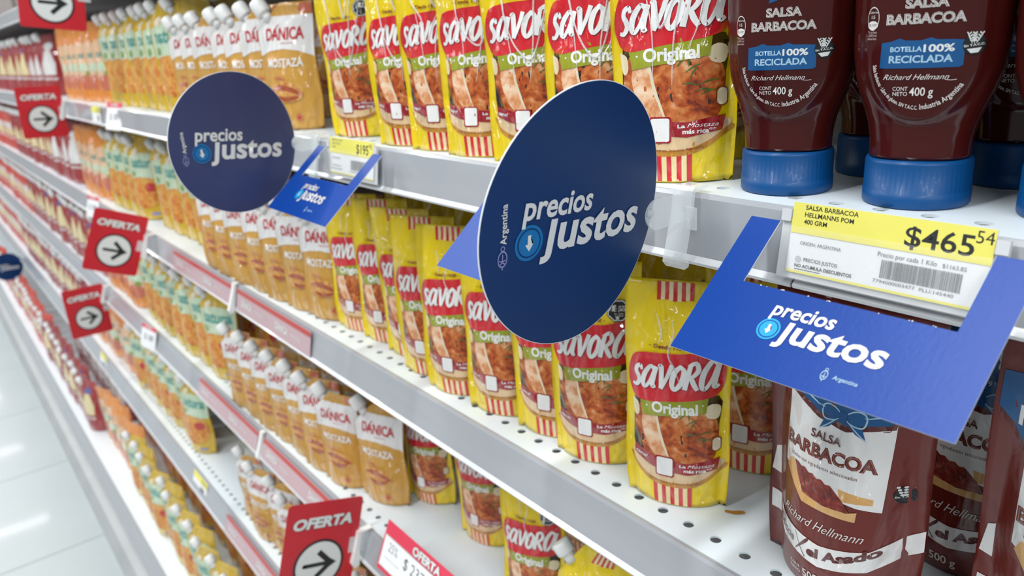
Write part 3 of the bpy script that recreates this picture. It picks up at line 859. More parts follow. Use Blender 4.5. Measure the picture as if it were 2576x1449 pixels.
row('natura', NAT, Mi, Z2, span(-1.425, -1.80, .078, .420, seed=17) + [(-1.90, .406), (-1.98, .408), (-2.06, .405), (-2.14, .402)], 'golden mayonnaise pouches on the middle shelf', deg=30)
row('orange', ORA, Mi, Z2, span(-2.24, -2.56, .085, .400, seed=18), 'orange dressing pouches on the middle shelf', deg=30)
row('ketchup_c', KEC, Mi, Z2, span(-2.68, -3.0, .085, .395, seed=19), 'ketchup pouches on the middle shelf', deg=30)
row('ketchup', KET, Mi, Z2, span(-3.06, -4.0, .09, .395, seed=20), 'ketchup pouches on the middle shelf', deg=30)
row('ketchup_b', KEB, Mi, Z2, span(-4.1, -6.0, .10, .395, seed=21), 'ketchup pouches on the middle shelf', deg=30)
# third shelf
row('savora_spout', SAV + ' and white cap', T3, Z3, [(-.425, .385)], 'yellow mustard pouches on the third shelf', deg=20)
row('savora', SAV, T3, Z3, [(-.560, .420), (-.7144, .4608), (-.8400, .4600)], 'yellow mustard pouches on the third shelf', 'sparse front row', deg=22, jit=6)
row('savora', SAV, T3, Z3, span(-.62, -.9, .10, .545, seed=22), 'yellow mustard pouches on the third shelf', 'second row', deg=15)
row('danica', DAN, T3, Z3, [(-.885, .4100), (-.968, .3880), (-1.028, .3850), (-1.090, .3840), (-1.152, .3820), (-1.214, .3780), (-1.278, .3760), (-1.342, .3740)], 'ochre mustard pouches on the third shelf', deg=24)
row('danica', DAN, T3, Z3, span(-.985, -1.38, .09, .480, seed=23), 'ochre mustard pouches on the third shelf', 'second row', deg=24)
row('natura', NAT, T3, Z3, span(-1.505, -2.05, .082, .390, seed=24), 'golden mayonnaise pouches on the third shelf', deg=26)
row('natura', NAT, T3, Z3, span(-1.47, -2.05, .10, .480, seed=25), 'golden mayonnaise pouches on the third shelf', 'second row', deg=26)
row('orange', ORA, T3, Z3, span(-2.14, -2.45, .085, .392, seed=26), 'orange dressing pouches on the third shelf', deg=28)
row('ketchup', KET, T3, Z3, span(-2.55, -3.9, .09, .390, seed=27), 'ketchup pouches on the third shelf', deg=28)
row('ketchup_b', KEB, T3, Z3, span(-4.0, -5.8, .10, .390, seed=28), 'ketchup pouches on the third shelf', deg=28)
# fourth shelf
row('savora', SAV, T4, Z4, span(-.55, -.80, .08, .40, seed=29), 'yellow mustard pouches on the fourth shelf', deg=20)
row('danica', DAN, T4, Z4, span(-.90, -1.47, .074, .372, seed=30), 'ochre mustard pouches on the fourth shelf', deg=22)
row('danica', DAN, T4, Z4, span(-.95, -1.50, .085, .460, seed=31), 'ochre mustard pouches on the fourth shelf', 'second row', deg=22)
row('natura', NAT, T4, Z4, span(-1.80, -2.35, .085, .385, seed=32), 'golden mayonnaise pouches on the fourth shelf', deg=22)
row('natura', NAT, T4, Z4, span(-1.74, -2.35, .10, .485, seed=33), 'golden mayonnaise pouches on the fourth shelf', 'second row', deg=28)
row('orange', ORA, T4, Z4, span(-2.45, -2.95, .09, .385, seed=34), 'orange dressing pouches on the fourth shelf', deg=24)
row('ketchup', KET, T4, Z4, span(-3.05, -4.6, .095, .380, seed=35), 'ketchup pouches on the fourth shelf', deg=24)
row('ketchup_b', KEB, T4, Z4, span(-4.7, -6.0, .10, .380, seed=36), 'ketchup pouches on the fourth shelf', deg=24)
# base shelf
row('natura', NAT, B5, Z5, span(-1.25, -2.28, .085, .300, seed=37), 'golden mayonnaise pouches on the base shelf', deg=22)
row('natura', NAT, B5, Z5, span(-1.22, -2.30, .105, .395, seed=38), 'golden mayonnaise pouches on the base shelf', 'second row', deg=14)
row('natura_dark', 'golden mayonnaise pouch with green panel', B5, Z5, span(-1.22, -2.30, .105, .495, seed=39), 'golden mayonnaise pouches with green panel on the base shelf', 'third row', deg=10)
row('natura_dark', 'golden mayonnaise pouch with green panel', B5, Z5, span(-1.22, -2.30, .105, .595, seed=39), 'golden mayonnaise pouches with green panel on the base shelf', 'fourth row', deg=10)
row('orange', ORA, B5, Z5, span(-2.36, -2.72, .09, .315, seed=40), 'orange dressing pouches on the base shelf', deg=20)
row('orange', ORA, B5, Z5, span(-2.36, -2.78, .105, .405, seed=41), 'orange dressing pouches on the base shelf', 'second row', deg=14)
row('ketchup', KET, B5, Z5, span(-2.84, -3.7, .095, .285, seed=42), 'ketchup pouches on the base shelf', deg=24)
row('ketchup_c', KEC, B5, Z5, span(-2.84, -3.7, .105, .380, seed=43), 'ketchup pouches on the base shelf', 'second row', deg=18)
row('ketchup_b', KEB, B5, Z5, span(-3.8, -5.6, .10, .290, seed=44), 'ketchup pouches on the base shelf', deg=24)
row('ketchup_b', KEB, B5, Z5, span(-2.84, -4.6, .11, .480, seed=45), 'ketchup pouches on the base shelf', 'third row', deg=18)

# ------------------------------------------------------------------ barbecue bottles
def bottle_dims(z):
    K = [(0.0250, .0243, .0222), (0.0280, .0243, .0218), (0.034, .0246, .0212), (0.042, .0260, .0210), (0.050, .0286, .0214), (0.058, .0318, .0222), (0.067, .0343, .0230), (0.080, .0360, .0236), (0.110, .0370, .0240), (0.150, .0368, .0240), (0.172, .0335, .0225), (0.182, .0240, .0180), (0.190, .012, .010)]
    for a, b in zip(K, K[1:]):
        if a[0] <= z <= b[0]:
            t = (z - a[0]) / (b[0] - a[0]); t = t * t * (3 - 2 * t) if 0.033 < z < 0.1 and False else t
            return a[1] + (b[1] - a[1]) * t, a[2] + (b[2] - a[2]) * t
    return K[-1][1:]

def bulge(x, z):
    """the raised U-shaped label panel"""
    zc = 0.0790
    d = math.sqrt((x / .0285) ** 2 + ((z - zc) / .0375) ** 2) if z < zc else abs(x) / .0285
    t = max(0.0, min(1.0, (1.0 - d) / 0.13))
    return 0.0022 * t * t * (3 - 2 * t) * (1 if z < .16 else max(0, (.175 - z) / .015))

def make_bottle():
    root = empty('sauce_bottle')
    zs = [0.0252 + 0.0568 * k / 44 for k in range(45)] + [0.086 + 0.100 * k / 20 for k in range(21)] + [0.1885, 0.190]
    vs, fs = [], []; N = 96
    for z in zs:
        wx, dy = bottle_dims(z)
        for k in range(N):
            a = 2 * math.pi * k / N; c, s = math.cos(a), math.sin(a)
            p = 2 / 2.35
            X, Y = wx * math.copysign(abs(c) ** p, c), dy * math.copysign(abs(s) ** p, s)
            vs.append((X, Y + (-bulge(X, z) if s < 0 else bulge(X, z)), z))
    for i in range(len(zs) - 1):
        for k in range(N):
            k2 = (k + 1) % N; fs.append((i*N + k, i*N + k2, (i+1)*N + k2, (i+1)*N + k))
    fs.append(tuple(range((len(zs)-1)*N, len(zs)*N))); fs.append(tuple(range(N - 1, -1, -1)))
    link('bottle_body', pydata('bottle_body', vs, fs, M_bbq, smooth=True), root)
    cap = lathe('cap', [(.0258, 0.0), (.0264, .001), (.0264, .0080), (.0261, .0083), (.0261, .0226), (.0254, .0242), (.0225, .0246)], M_bcap, seg=120, ridges=1, rz=(.0082, .0228), ramp=.00055)
    link('cap', cap, root)
    sg = lathe('neck_ring', [(.0222, .0243), (.0222, .0262)], mat('dark_neck_plastic', '#1c0f1e', rough=.3), seg=40); link('neck_ring', sg, root, True)
    a = Art()
    def outl(s, x0, b, wd, h, lay=2):
        a.text(s, x0, b, wd, h, M_wprint, bold=.045, layer=lay)
        a.text(s, x0 + wd*.012, b + h*.04, wd*.976, h*.92, M_bbq, bold=.012, layer=lay+1)
        a.text(s, x0 + wd*.02, b + h*.07, wd*.96, h*.84, M_wprint, bold=-.018, layer=lay+2)
    outl('SALSA', -.0110, .1180, .0225, .0056)
    outl('BARBACOA', -.0205, .1095, .0410, .0058)
    a.poly([(-.0095, .1265), (-.0080, .1320), (-.001, .129)], M_bprint, layer=1)
    a.poly([(-.0225, .0855), (-.0222, .0995), (-.017, .1002), (-.0125, .1018), (-.009, .1006), (-.001, .1004), (.004, .1018), (.0075, .1006), (.0150, .1003), (.0210, .0998), (.0212, .0860), (.019, .0850), (-.0205, .0850)], M_bprint, layer=1)
    a.text('BOTELLA', -.0172, .0943, .0170, .0029, M_blight, bold=.035, layer=2)
    a.text('100%', .0005, .0938, .0158, .0042, M_logow, bold=.03, layer=2)
    a.text('RECICLADA', -.0176, .0880, .0335, .0042, M_blight, bold=.03, layer=2)
    a.text('Richard Hellmann', -.0200, .0785, .0350, .0030, M_wprint, shear=.45, bold=-.004, layer=2)
    a.stroke([(.013, .0783), (.016, .0779), (.0188, .0782)], .0003, M_wprint, layer=2)
    a.text('CONT', -.0142, .0722, .0082, .0022, M_wprint, layer=2); a.text('NETO', -.0140, .0692, .0080, .0022, M_wprint, layer=2)
    a.text('400 g', -.0050, .0692, .0125, .0048, M_wprint, bold=.01, layer=2)
    def arc(x, y):  # text bent along the U
        L = 0.0360
        t = x / L; ang = t * 1.28
        rx, ry = .0268, .0300
        px, pz = rx * math.sin(ang), .0912 - ry * math.cos(ang)
        nx, nz = -math.sin(ang), math.cos(ang)
        return (px + nx * y, pz + nz * y)
    a.text('Salsa barbacoa \u00b7 Libre de gluten. SIN T.A.C.C.', -.0400, 0, .0400, .0022, M_wprint, bold=.01, layer=2, warp=arc)
    a.text('Industria Argentina', .0012, 0, .0270, .0031, M_wprint, bold=.01, layer=2, warp=arc)
    # calories box
    a.ring(-.0283, .1135, .0032, .0035, M_wprint, n=24, ry=1.9, layer=2)
    a.text('Calor\u00edas', -.0309, .1165, .0052, .0012, M_wprint, layer=2); a.text('15', -.0293, .1135, .0020, .0018, M_wprint, layer=2)
    a.disc(-.0283, .1098, .0030, .0024, M_wprint, layer=2); a.text('1% VD*', -.0307, .1091, .0048, .0015, M_bbq, layer=3)
    for k, s in enumerate(('*% en base', 'a 2000 kcal', 'diarias')): a.text(s, -.0311, .1052 - k*.0018, .0054, .0009, M_wthin, ref='x', layer=2)
    # gluten free badge
    a.disc(.0255, .0970, .0056, .0056, M_black, layer=4)
    for sx in (-.0022, .0, .0026):
        a.stroke([(.0252 + sx*.4, .0975), (.0252 + sx*1.4, .1035 - abs(sx)*.3)], .0003, M_logow, layer=5)
        for q in range(4):
            yy = .0985 + q*.0013; xx = .0252 + sx*(.5 + q*.25)
            a.stroke([(xx, yy, .0003), (xx - .0007, yy + .0008, .0007), (xx - .0009, yy + .0014, .0002)], 0, M_logow, layer=5, n=3)
            a.stroke([(xx, yy, .0003), (xx + .0007, yy + .0008, .0007), (xx + .0009, yy + .0014, .0002)], 0, M_logow, layer=5, n=3)
    a.text('Sin T.A.C.C.', .0205, .0955, .0100, .0012, M_logow, bold=.02, rot=.12, layer=6)
    a.poly([(.0220, .0945), (.0290, .0952), (.0275, .0925), (.0240, .0922)], M_logow, layer=5)
    p = 2.35
    def mp(x, z, off):
        x, z = x * .84, z * .845 - .001
        wx, dy = bottle_dims(z); q = min(.999, abs(x) / wx)
        y = -dy * (1 - q ** p) ** (1 / p) - bulge(x, z)
        nx = (q ** (p-1)) / wx * math.copysign(1, x); ny = -(abs(y)/dy) ** (p-1) / dy; l = math.hypot(nx, ny)
        return (x + nx/l*off, y + ny/l*off, z)
    a.build('label_print', mp, (.0018, .0018), eps=.00004, parent=root)
    return root
bp = make_bottle()
BOT = [(-.2640, .4150, 20, 'left of the other front bottles'), (-.1905, .4230, 17, 'middle of the three front bottles'), (-.1170, .4330, 15, 'rightmost front bottle cut by the picture edge')]
BK = [(-.246, .492, 20), (-.170, .500, 16), (-.095, .507, 14), (-.228, .567, 10), (-.152, .575, 14)]
for k, (x, y, d, s) in enumerate(BOT):
    o = bp if k == 0 else copy_tree(bp)
    o.location = (x, y, Z1 + .0004); o.rotation_euler = (0, 0, R(d))
    tag(o, 'upside-down brown sauce bottle with blue cap, ' + s, 'bottle', 'barbecue sauce bottles on the upper shelf')
for k, (x, y, d) in enumerate(BK):
    o = copy_tree(bp); o.location = (x, y, Z1 + .0004); o.rotation_euler = (0, 0, R(d))
    tag(o, 'upside-down brown sauce bottle in shade, %s from left, %s row' % (ORD[k % 3], 'second' if k < 3 else 'third'), 'bottle', 'barbecue sauce bottles on the upper shelf')

# ------------------------------------------------------------------ large barbecue pouches
def make_bbq_pouch():
    W, H, T = 0.105, 0.196, 0.058
    f = make_pouch_shape(W, H, T, 11, 0.0, wr=0.0012, seam=0.80)
    root = empty('barbecue_pouch')
    link('pouch_body', pouch_body('pouch_body', f, M_bbqf, W, H), root)
    a = Art(); mm = .001
    a.poly([(-50*mm, 152*mm), (-33*mm, 133*mm), (-10*mm, 122*mm), (8*mm, 119*mm), (30*mm, 124*mm), (50*mm, 140*mm), (50*mm, 176*mm), (-50*mm, 176*mm)], M_maroon, layer=1)
    a.poly([(-50*mm, 156*mm), (-33*mm, 137*mm), (-10*mm, 126*mm), (8*mm, 123*mm), (30*mm, 128*mm), (50*mm, 144*mm), (50*mm, 176*mm), (-50*mm, 176*mm)], M_bprint, layer=3)
    a.poly([(-33*mm, 133*mm), (-10*mm, 122*mm), (8*mm, 119*mm), (33*mm, 126*mm), (33.5*mm, 129*mm), (31.5*mm, 70.5*mm), (20*mm, 71.5*mm), (-33*mm, 82*mm)], M_wfilm, layer=2)
    a.text('HELLMANN\u2019S', -40*mm, 148*mm, 80*mm, 11*mm, M_whitep, bold=.03, layer=4)
    a.text('EST. 1913', -6*mm, 137*mm, 20*mm, 3.0*mm, M_logow, layer=4)
    # ribbon bow
    B = 128*mm; bx0 = 5*mm
    for q in (-1, 1):
        a.poly([(bx0, B), (bx0 + q*11*mm, B - 4*mm), (bx0 + q*14*mm, B - 12*mm), (bx0 + q*8*mm, B - 9*mm)], M_bprint, layer=4)
        a.stroke([(bx0, B, .0005), (bx0 + q*7*mm, B + 5*mm, .0009), (bx0 + q*13*mm, B + 3*mm, .0010), (bx0 + q*12*mm, B - 4*mm, .0010), (bx0 + q*6*mm, B - 4*mm, .0008), (bx0, B, .0005)], 0, M_blight, layer=5)
        a.stroke([(bx0 + q*4*mm, B - 3*mm, .0005), (bx0 + q*9*mm, B - 8*mm, .0008), (bx0 + q*14*mm, B - 12*mm, .0006)], 0, M_blight, layer=5)
        a.stroke([(bx0 + q*12*mm, B + 2*mm, .0006), (bx0 + q*22*mm, B + 5*mm, .0010), (bx0 + q*34*mm, B + 13*mm, .0004)], 0, M_blight, layer=5)
    a.rect(bx0 - 2.5*mm, B - 2.5*mm, bx0 + 2.5*mm, B + 2.5*mm, M_bprint, layer=6)
    a.text('SALSA', -13.5*mm, 109*mm, 20*mm, 5.4*mm, M_maroon, bold=.02, layer=8)
    a.text('BARBACOA', -32.5*mm, 96*mm, 60*mm, 9.2*mm, M_maroon, bold=.05, layer=3)
    a.text('BARBACOA', -31.6*mm, 96.6*mm, 58.4*mm, 8.0*mm, M_pinkseal, bold=-.004, layer=4)
    a.text('BARBACOA', -31.2*mm, 97.0*mm, 57.6*mm, 7.2*mm, M_maroon, bold=-.02, layer=5)
    a.text('Hecho con ingredientes seleccionados', -27*mm, 90.0*mm, 45*mm, 1.6*mm, M_maroon, ref='x', layer=3)
    # toast
    a.poly([(8*mm, 82*mm), (27*mm, 79*mm), (27*mm, 75*mm), (10*mm, 74*mm)], M_breadp, layer=3)
    a.poly([(-28*mm, 87*mm), (-25*mm, 88*mm), (-16*mm, 72*mm), (14*mm, 67*mm), (20*mm, 69*mm), (19.5*mm, 62*mm), (-15*mm, 63*mm), (-18*mm, 66*mm), (-31*mm, 80*mm)], M_breadp, layer=4)
    mt = [(-24*mm, 88*mm), (-20*mm, 87.5*mm)] + [((-18 + 3*k)*mm, (86.5 - .8*k + (1.1 if k % 2 else -.3))*mm) for k in range(8)] + [(11*mm, 75*mm), (16*mm, 67.5*mm), (0, 67*mm), (-15*mm, 69.5*mm)]
    a.poly(mt, M_beef, layer=5)
    for k in range(6): a.stroke([((-17 + 4*k)*mm, (84 - k)*mm), ((-13 + 4*k)*mm, (74 - .4*k)*mm)], .0007, M_maroon, layer=6)
    a.text('Richard Hellmann', -31*mm, 48*mm, 56*mm, 6.0*mm, M_wprint, shear=.5, bold=-.006, layer=3)
    a.poly([(-50*mm, 47*mm), (-30*mm, 42.5*mm), (0, 38*mm), (28*mm, 42*mm), (52*mm, 60*mm), (52*mm, 45*mm), (28*mm, 27*mm), (0, 22*mm), (-30*mm, 28*mm), (-50*mm, 33*mm)], M_wfilm, layer=3)
    a.text('Locos', -38*mm, 33*mm, 19*mm, 4.2*mm, M_maroon, bold=.04, ref='x', rot=-.16, layer=4)
    a.text('el Asado', -8*mm, 27.5*mm, 42*mm, 5.0*mm, M_maroon, bold=.05, ref='x', layer=4, warp=lambda x, y: (x, y + 7.0*(x+.008)**2 if x > 0 else y))
    a.stroke([(-17*mm, 27*mm, .0006), (-9*mm, 37*mm, .0022), (-7*mm, 39.5*mm, .0004)], 0, M_maroon, layer=4); a.stroke([(-18*mm, 40*mm, .0005), (-13*mm, 30*mm, .0006), (-9*mm, 25*mm, .0011)], 0, M_maroon, layer=4)
    a.text('CONT', -22*mm, 12.5*mm, 9*mm, 2.6*mm, M_wprint, layer=3); a.text('NETO', -22*mm, 8.5*mm, 9*mm, 2.6*mm, M_wprint, layer=3)
    a.text('500 g', -11*mm, 8*mm, 17*mm, 6.6*mm, M_wprint, bold=.01, layer=3)
    a.disc(40.5*mm, 83*mm, 5*mm, 6*mm, M_black, layer=3)
    for sx in (-2, 0, 2):
        for q in range(4): a.disc((40 + sx*(.6 + q*.3))*mm, (83 + q*1.8)*mm, .9*mm, .8*mm, M_logow, n=8, layer=4)
    a.text('Sin T.A.C.C.', 36*mm, 81*mm, 9*mm, 1.3*mm, M_logow, bold=.02, layer=5)
    a.build('front_print', surf_map(f, W, H), (W/28, H/36), eps=.00008, parent=root)
    lf = Art(); lf.poly([(-51*mm, 62*mm), (-44*mm, 60*mm), (-44*mm, 82*mm), (-48*mm, 80*mm)], M_wfilm, layer=1)
    lf.build('side_print', surf_map(f, W, H), (W/14, H/18), parent=root)
    return root
q = make_bbq_pouch(); q.location = (-.2155, .4230, Z2 + .0004); q.rotation_euler = (0, 0, R(2))
tag(q, 'maroon barbecue sauce pouch with toast picture under the large blue card', 'pouch', 'maroon barbecue pouches')
for x, y, d, s in ((-.0860, .4330, 4, 'cut off by the right edge of the picture'), (-.170, .500, 3, 'in shade behind the front one with the toast'), (-.052, .505, 2, 'in shade behind the one at the right edge'), (-.196, .570, 5, 'deepest on the middle shelf, hardly lit')):
    c = copy_tree(q); c.location = (x, y, Z2 + .0004); c.rotation_euler = (0, 0, R(d))
    tag(c, 'maroon barbecue sauce pouch ' + s, 'pouch', 'maroon barbecue pouches')

# ------------------------------------------------------------------ the government price logo
def add_logo(a, S=1.0, ox=0.0, oy=0.0, rot=-0.075, lay=2, bright=False):
    mm = .001 * S
    wm = M_whitep if bright else M_logow
    c, s = math.cos(0), 0
    T = lambda x, y: (ox + x * mm, oy + y * mm)
    def t(st, x, b, wd, h, bold):
        X, Y = T(x, b); a.text(st, X, Y, wd*mm, h*mm, wm, bold=bold, shear=.10, ref='x', rot=rot, layer=lay + 3)
    t('precios', -45.5, 7.6, 52.0, 9.0, .024)
    t('\u0237ustos', -32.0, -12.4, 83.5, 14.8, .026)
    X, Y = T(-40.2, -4.9)
    a.disc(X, Y, 9.6*mm, 9.6*mm, M_cyand if not bright else M_cyan, n=40, layer=lay)
    a.disc(X, Y, 8.0*mm, 8.0*mm, M_navy if not bright else M_blue, n=40, layer=lay + 1)
    a.disc(X, Y, 7.1*mm, 7.1*mm, M_cyand if not bright else M_cyan, n=40, layer=lay + 2)
    a.poly([(X - 1.1*mm, Y + 4.2*mm), (X - 1.1*mm, Y - .6*mm), (X - 2.8*mm, Y - .6*mm), (X, Y - 4.4*mm), (X + 2.8*mm, Y - .6*mm), (X + 1.1*mm, Y - .6*mm), (X + 1.1*mm, Y + 4.2*mm)], wm, layer=lay + 4)

def crest(a, x, y, S, ma, lay=3):
    mm = .001 * S
    a.ring(x, y, 2.5*mm, 3.1*mm, ma, n=28, ry=1.45, layer=lay)
    a.ring(x, y + 5.6*mm, .9*mm, 1.4*mm, ma, n=16, layer=lay)
    a.stroke([(x, y - 1.0*mm), (x, y + 2.6*mm)], .6*mm, ma, layer=lay)
    a.stroke([(x - 2.0*mm, y - .6*mm), (x, y - 1.2*mm), (x + 2.0*mm, y - .6*mm)], .6*mm, ma, layer=lay)
    a.stroke([(x - 1.4*mm, y - 2.6*mm), (x, y - 1.9*mm), (x + 1.4*mm, y - 2.6*mm)], .6*mm, ma, layer=lay)
    a.disc(x, y - 5.2*mm, .5*mm, .5*mm, ma, n=8, layer=lay)

def round_sign(c, th, ph, rad, face, label, rot):
    root = empty('round_sign', c)
    n = Vector((math.cos(ph)*math.cos(th), math.cos(ph)*math.sin(th), math.sin(ph)))
    h = Vector((0, 0, 1)).cross(n).normalized(); u = n.cross(h)
    root.matrix_world = Matrix(((h.x, u.x, n.x, c[0]), (h.y, u.y, n.y, c[1]), (h.z, u.z, n.z, c[2]), (0, 0, 0, 1)))
    tag(root, label, 'sign', 'round navy price signs')
    bend = lambda x, y: -3.2 * x * x * 0.25
    N = 96; vs, fs, idx = [], [], []
    rings = [0, .35, .7, .995, 1.0]
    for side in (1, -1):
        for rr in rings[1:]:
            for k in range(N):
                a = 2*math.pi*k/N; x, y = rad*rr*math.cos(a), rad*rr*math.sin(a)
                vs.append((x, y, bend(x, y) + side*.0004))
    R4 = len(rings) - 1
    vs.append((0, 0, .0004)); vs.append((0, 0, -.0004)); cF, cB = len(vs) - 2, len(vs) - 1
    for k in range(N):
        k2 = (k+1) % N
        fs.append((k, k2, cF)); idx.append(0)
        fs.append((R4*N + k2, R4*N + k, cB)); idx.append(1)
        for r in range(R4 - 1):
            fs.append((r*N + k2, r*N + k, (r+1)*N + k, (r+1)*N + k2)); idx.append(0 if r < R4 - 2 else 1)
            b = R4*N
            fs.append((b + r*N + k, b + r*N + k2, b + (r+1)*N + k2, b + (r+1)*N + k)); idx.append(1)
        a0 = (R4-1)*N
        fs.append((a0 + k, R4*N + a0 + k, R4*N + a0 + k2, a0 + k2)); idx.append(1)
    link('sign_disc', pydata('sign_disc', vs, fs, [face, M_cardedge], idx, smooth=True), root)
    a = Art(); add_logo(a, rot=rot)
    a.text('Argentina', -.0553, -.0022, .0208, .0026, M_logow, bold=.015, ref='x', rot=math.pi/2, layer=3)
    crest(a, -.0575, -.0098, 1.0, M_lav)
    a.build('sign_print', lambda x, y, e: (x, y, bend(x, y) + .0004 + e), (.01, .05), eps=.00004, parent=root)
    return root
s1 = round_sign((-.2960, .2752, 1.2833), .1119, -.1404, .0722, M_navy, 'large round navy sign with white lettering, nearest the camera in the centre', -.075)
s2 = round_sign((-.8142, .2729, 1.2884), .1932, .0094, .0722, M_navy2, 'smaller-looking round navy violet sign further left along the upper shelf', -.11)

s3 = round_sign((-4.64, .2700, .3950), .15, 0.0, .0722, M_navy, 'distant round navy sign low at the left edge of the picture', -.09)

def sign_clip(x, label, top=1.2815, yr=.3690, tab=(-.3030, .345, 1.272)):
    """frosted plastic clip gripping the rail, with a round tab gripping the sign"""
    root = empty('sign_clip', (x, yr, top)); tag(root, label, 'clip', 'frosted sign clips')
    prof = [(.010, .003), (-.0035, .0035), (-.0055, .001), (-.0070, -.012), (-.0135, -.036), (-.0155, -.043), (-.0125, -.0465), (-.0085, -.0455), (-.0080, -.0425), (-.0100, -.0415), (-.0110, -.038), (-.0045, -.012), (-.0030, 0.0), (.010, .0010)]
    link('clip_body', prism_x('clip_body', prof, -.0075, .0075, M_clear), root)
    bm = bmesh.new(); box_bm(bm, .004, .0120, -.0078, -.0066, -.022, -.008)
    link('clip_tongue', bm_mesh('clip_tongue', bm, M_clear, bevel=.0003), root)
    r = .0095; vs, fs = [], []
    N = 24
    for sx in (.0, .0011):
        for k in range(N):
            a = math.pi/2 + math.pi*k/(N-1)
            vs.append((sx, r*math.cos(a)*1.15, r*math.sin(a)))
        vs.append((sx, .020, -r*.9)); vs.append((sx, .020, r*.9))
    n = N + 2
    fs = [tuple(range(n)), tuple(range(2*n - 1, n - 1, -1))] + [(k, n + k, n + (k+1) % n, (k+1) % n) for k in range(n)]
    t = link('round_tab', pydata('round_tab', vs, fs, M_clear), root); t.location = (tab[0] - x, tab[1] - yr, tab[2] - top)
    bp_ = lathe('grip_dot', [(.0028, 0), (.0024, .0010), (.0012, .0016), (.0004, .0018)], M_clear, seg=16)
    g = link('grip_dot', bp_, root, True); g.location = (tab[0] - x + .0011, tab[1] - yr - .008, tab[2] - top + .002); g.rotation_euler = (0, R(90), 0)
    return root
sign_clip(-.3010, 'frosted plastic clip holding the large round navy sign to the rail', tab=(-.2990, .3385, 1.2730))
sign_clip(-.8270, 'frosted plastic clip holding the smaller-looking round sign to the rail', tab=(-.8240, .346, 1.2785))

# ------------------------------------------------------------------ price tickets and blue frame cards
def ticket_holder(x0, label, what, yface=.3650):
    root = empty('price_ticket', (x0, yface, 1.2848)); tag(root, label, 'price ticket', 'yellow and white shelf tickets')
    root.rotation_euler = (R(-9), 0, 0)
    bm = bmesh.new(); box_bm(bm, 0, .099, 0, .0006, -.0375, 0)
    link('paper', bm_mesh('paper', bm, M_tick), root)
    a = Art(); mm = .001
    a.rect(0, -16.2*mm, 99*mm, 0, M_tyel, layer=1); a.rect(0, -37.5*mm, 99*mm, -36.2*mm, M_tyel, layer=1)
    if what == 'bbq':
        for k, (s, wd) in enumerate((('SALSA BARBACOA', 29), ('HELLMANNS POM', 27), ('400 GRM', 13))):
            a.text(s, 7*mm, (-3.4 - 3.75*k)*mm, wd*mm, 2.45*mm, M_ink, bold=.02, layer=2)
        a.text('$465', 60*mm, -13.5*mm, 31*mm, 9.6*mm, M_ink, bold=.012, layer=2)
        a.text('54', 91*mm, -7.0*mm, 7.4*mm, 5.6*mm, M_ink, layer=2)
        a.text('ORIGEN: ARGENTINA', 6.5*mm, -22.0*mm, 23*mm, 1.8*mm, M_inkgrey, layer=2)
        a.disc(6.6*mm, -29.8*mm, 1.7*mm, 1.7*mm, mat('pale_grey_print', '#c4c6c9', rough=.6), n=20, layer=2)
        a.text('PRECIOS JUSTOS', 9.8*mm, -30.6*mm, 19*mm, 1.9*mm, M_ink, layer=2)
        a.text('NO ACUMULA DESCUENTOS', 5*mm, -34.2*mm, 32*mm, 1.8*mm, M_ink, bold=.02, layer=2)
        a.rect(5*mm, -35.4*mm, 20*mm, -35.1*mm, M_ink, layer=2)
        a.text('Precio por cada 1 Kilo', 48.5*mm, -20.6*mm, 28*mm, 1.5*mm, M_inkgrey, ref='x', layer=2); a.text('$1163.85', 79*mm, -20.6*mm, 10.5*mm, 1.9*mm, M_inkgrey, layer=2)
        bx = (51, 89, -31, -22); dig = '7794000003477  PLU:145440'
    else:
        for k, (s, wd) in enumerate((('MOSTAZA ORIG', 24), ('SAVORA', 20), ('200 GRM', 8))):
            a.text(s, 6*mm, (-3.6 - 3.6*k)*mm, wd*mm, 2.2*mm, M_inkgrey, bold=.01, layer=2)
        a.text('$195', 62*mm, -13.5*mm, 26*mm, 9.6*mm, M_ink, bold=.012, layer=2)
        a.text('95', 89*mm, -7*mm, 6.5*mm, 4.6*mm, M_ink, layer=2)
        a.text('ORIGEN: ARGENTINA', 6.5*mm, -22.0*mm, 20*mm, 1.6*mm, M_inkgrey, layer=2)
        a.text('PRECIOS JUSTOS', 8*mm, -30.0*mm, 19*mm, 1.6*mm, M_inkgrey, layer=2)
        a.text('NO ACUMULA DESCUENTOS', 5*mm, -33.4*mm, 26*mm, 1.6*mm, M_inkgrey, layer=2)
        bx = (50, 88, -31, -21); dig = '7794000003118  PLU:102330'
    rnd = random.Random(5); x = bx[0]
    while x < bx[1] - .6:
        wd = rnd.choice((.22, .3, .45, .6)); a.rect(x*mm, bx[2]*mm, (x + wd)*mm, bx[3]*mm, M_inkgrey, layer=2); x += wd + rnd.choice((.22, .3, .4))
    a.text(dig, (bx[0] - 3)*mm, (bx[2] - 2.6)*mm, 38*mm, 1.6*mm, M_inkgrey, layer=2)
    a.build('ticket_print', lambda x, y, e: (x, -e, y), None, eps=.00003, parent=root)
    bm = bmesh.new(); box_bm(bm, -.004, .103, -.0024, -.0018, -.0405, -.0125); box_bm(bm, -.004, .103, -.0024, .0006, -.0411, -.0405)
    link('clear_flap', bm_mesh('clear_flap', bm, M_flap), root)
    bm = bmesh.new(); box_bm(bm, -.006, .105, .0010, .0016, -.0411, -.0040); box_bm(bm, -.006, -.0005, -.0012, .0010, -.0105, -.0040); box_bm(bm, .0995, .105, -.0012, .0010, -.0105, -.0040)
    link('holder_plate', bm_mesh('holder_plate', bm, M_lip), root)
    return root
ticket_holder(-.2262, 'yellow and white shelf ticket with large black price under the blue capped bottles', 'bbq')
ticket_holder(-.7885, 'blurred yellow and white shelf ticket beside the smaller-looking round sign', 'sav')

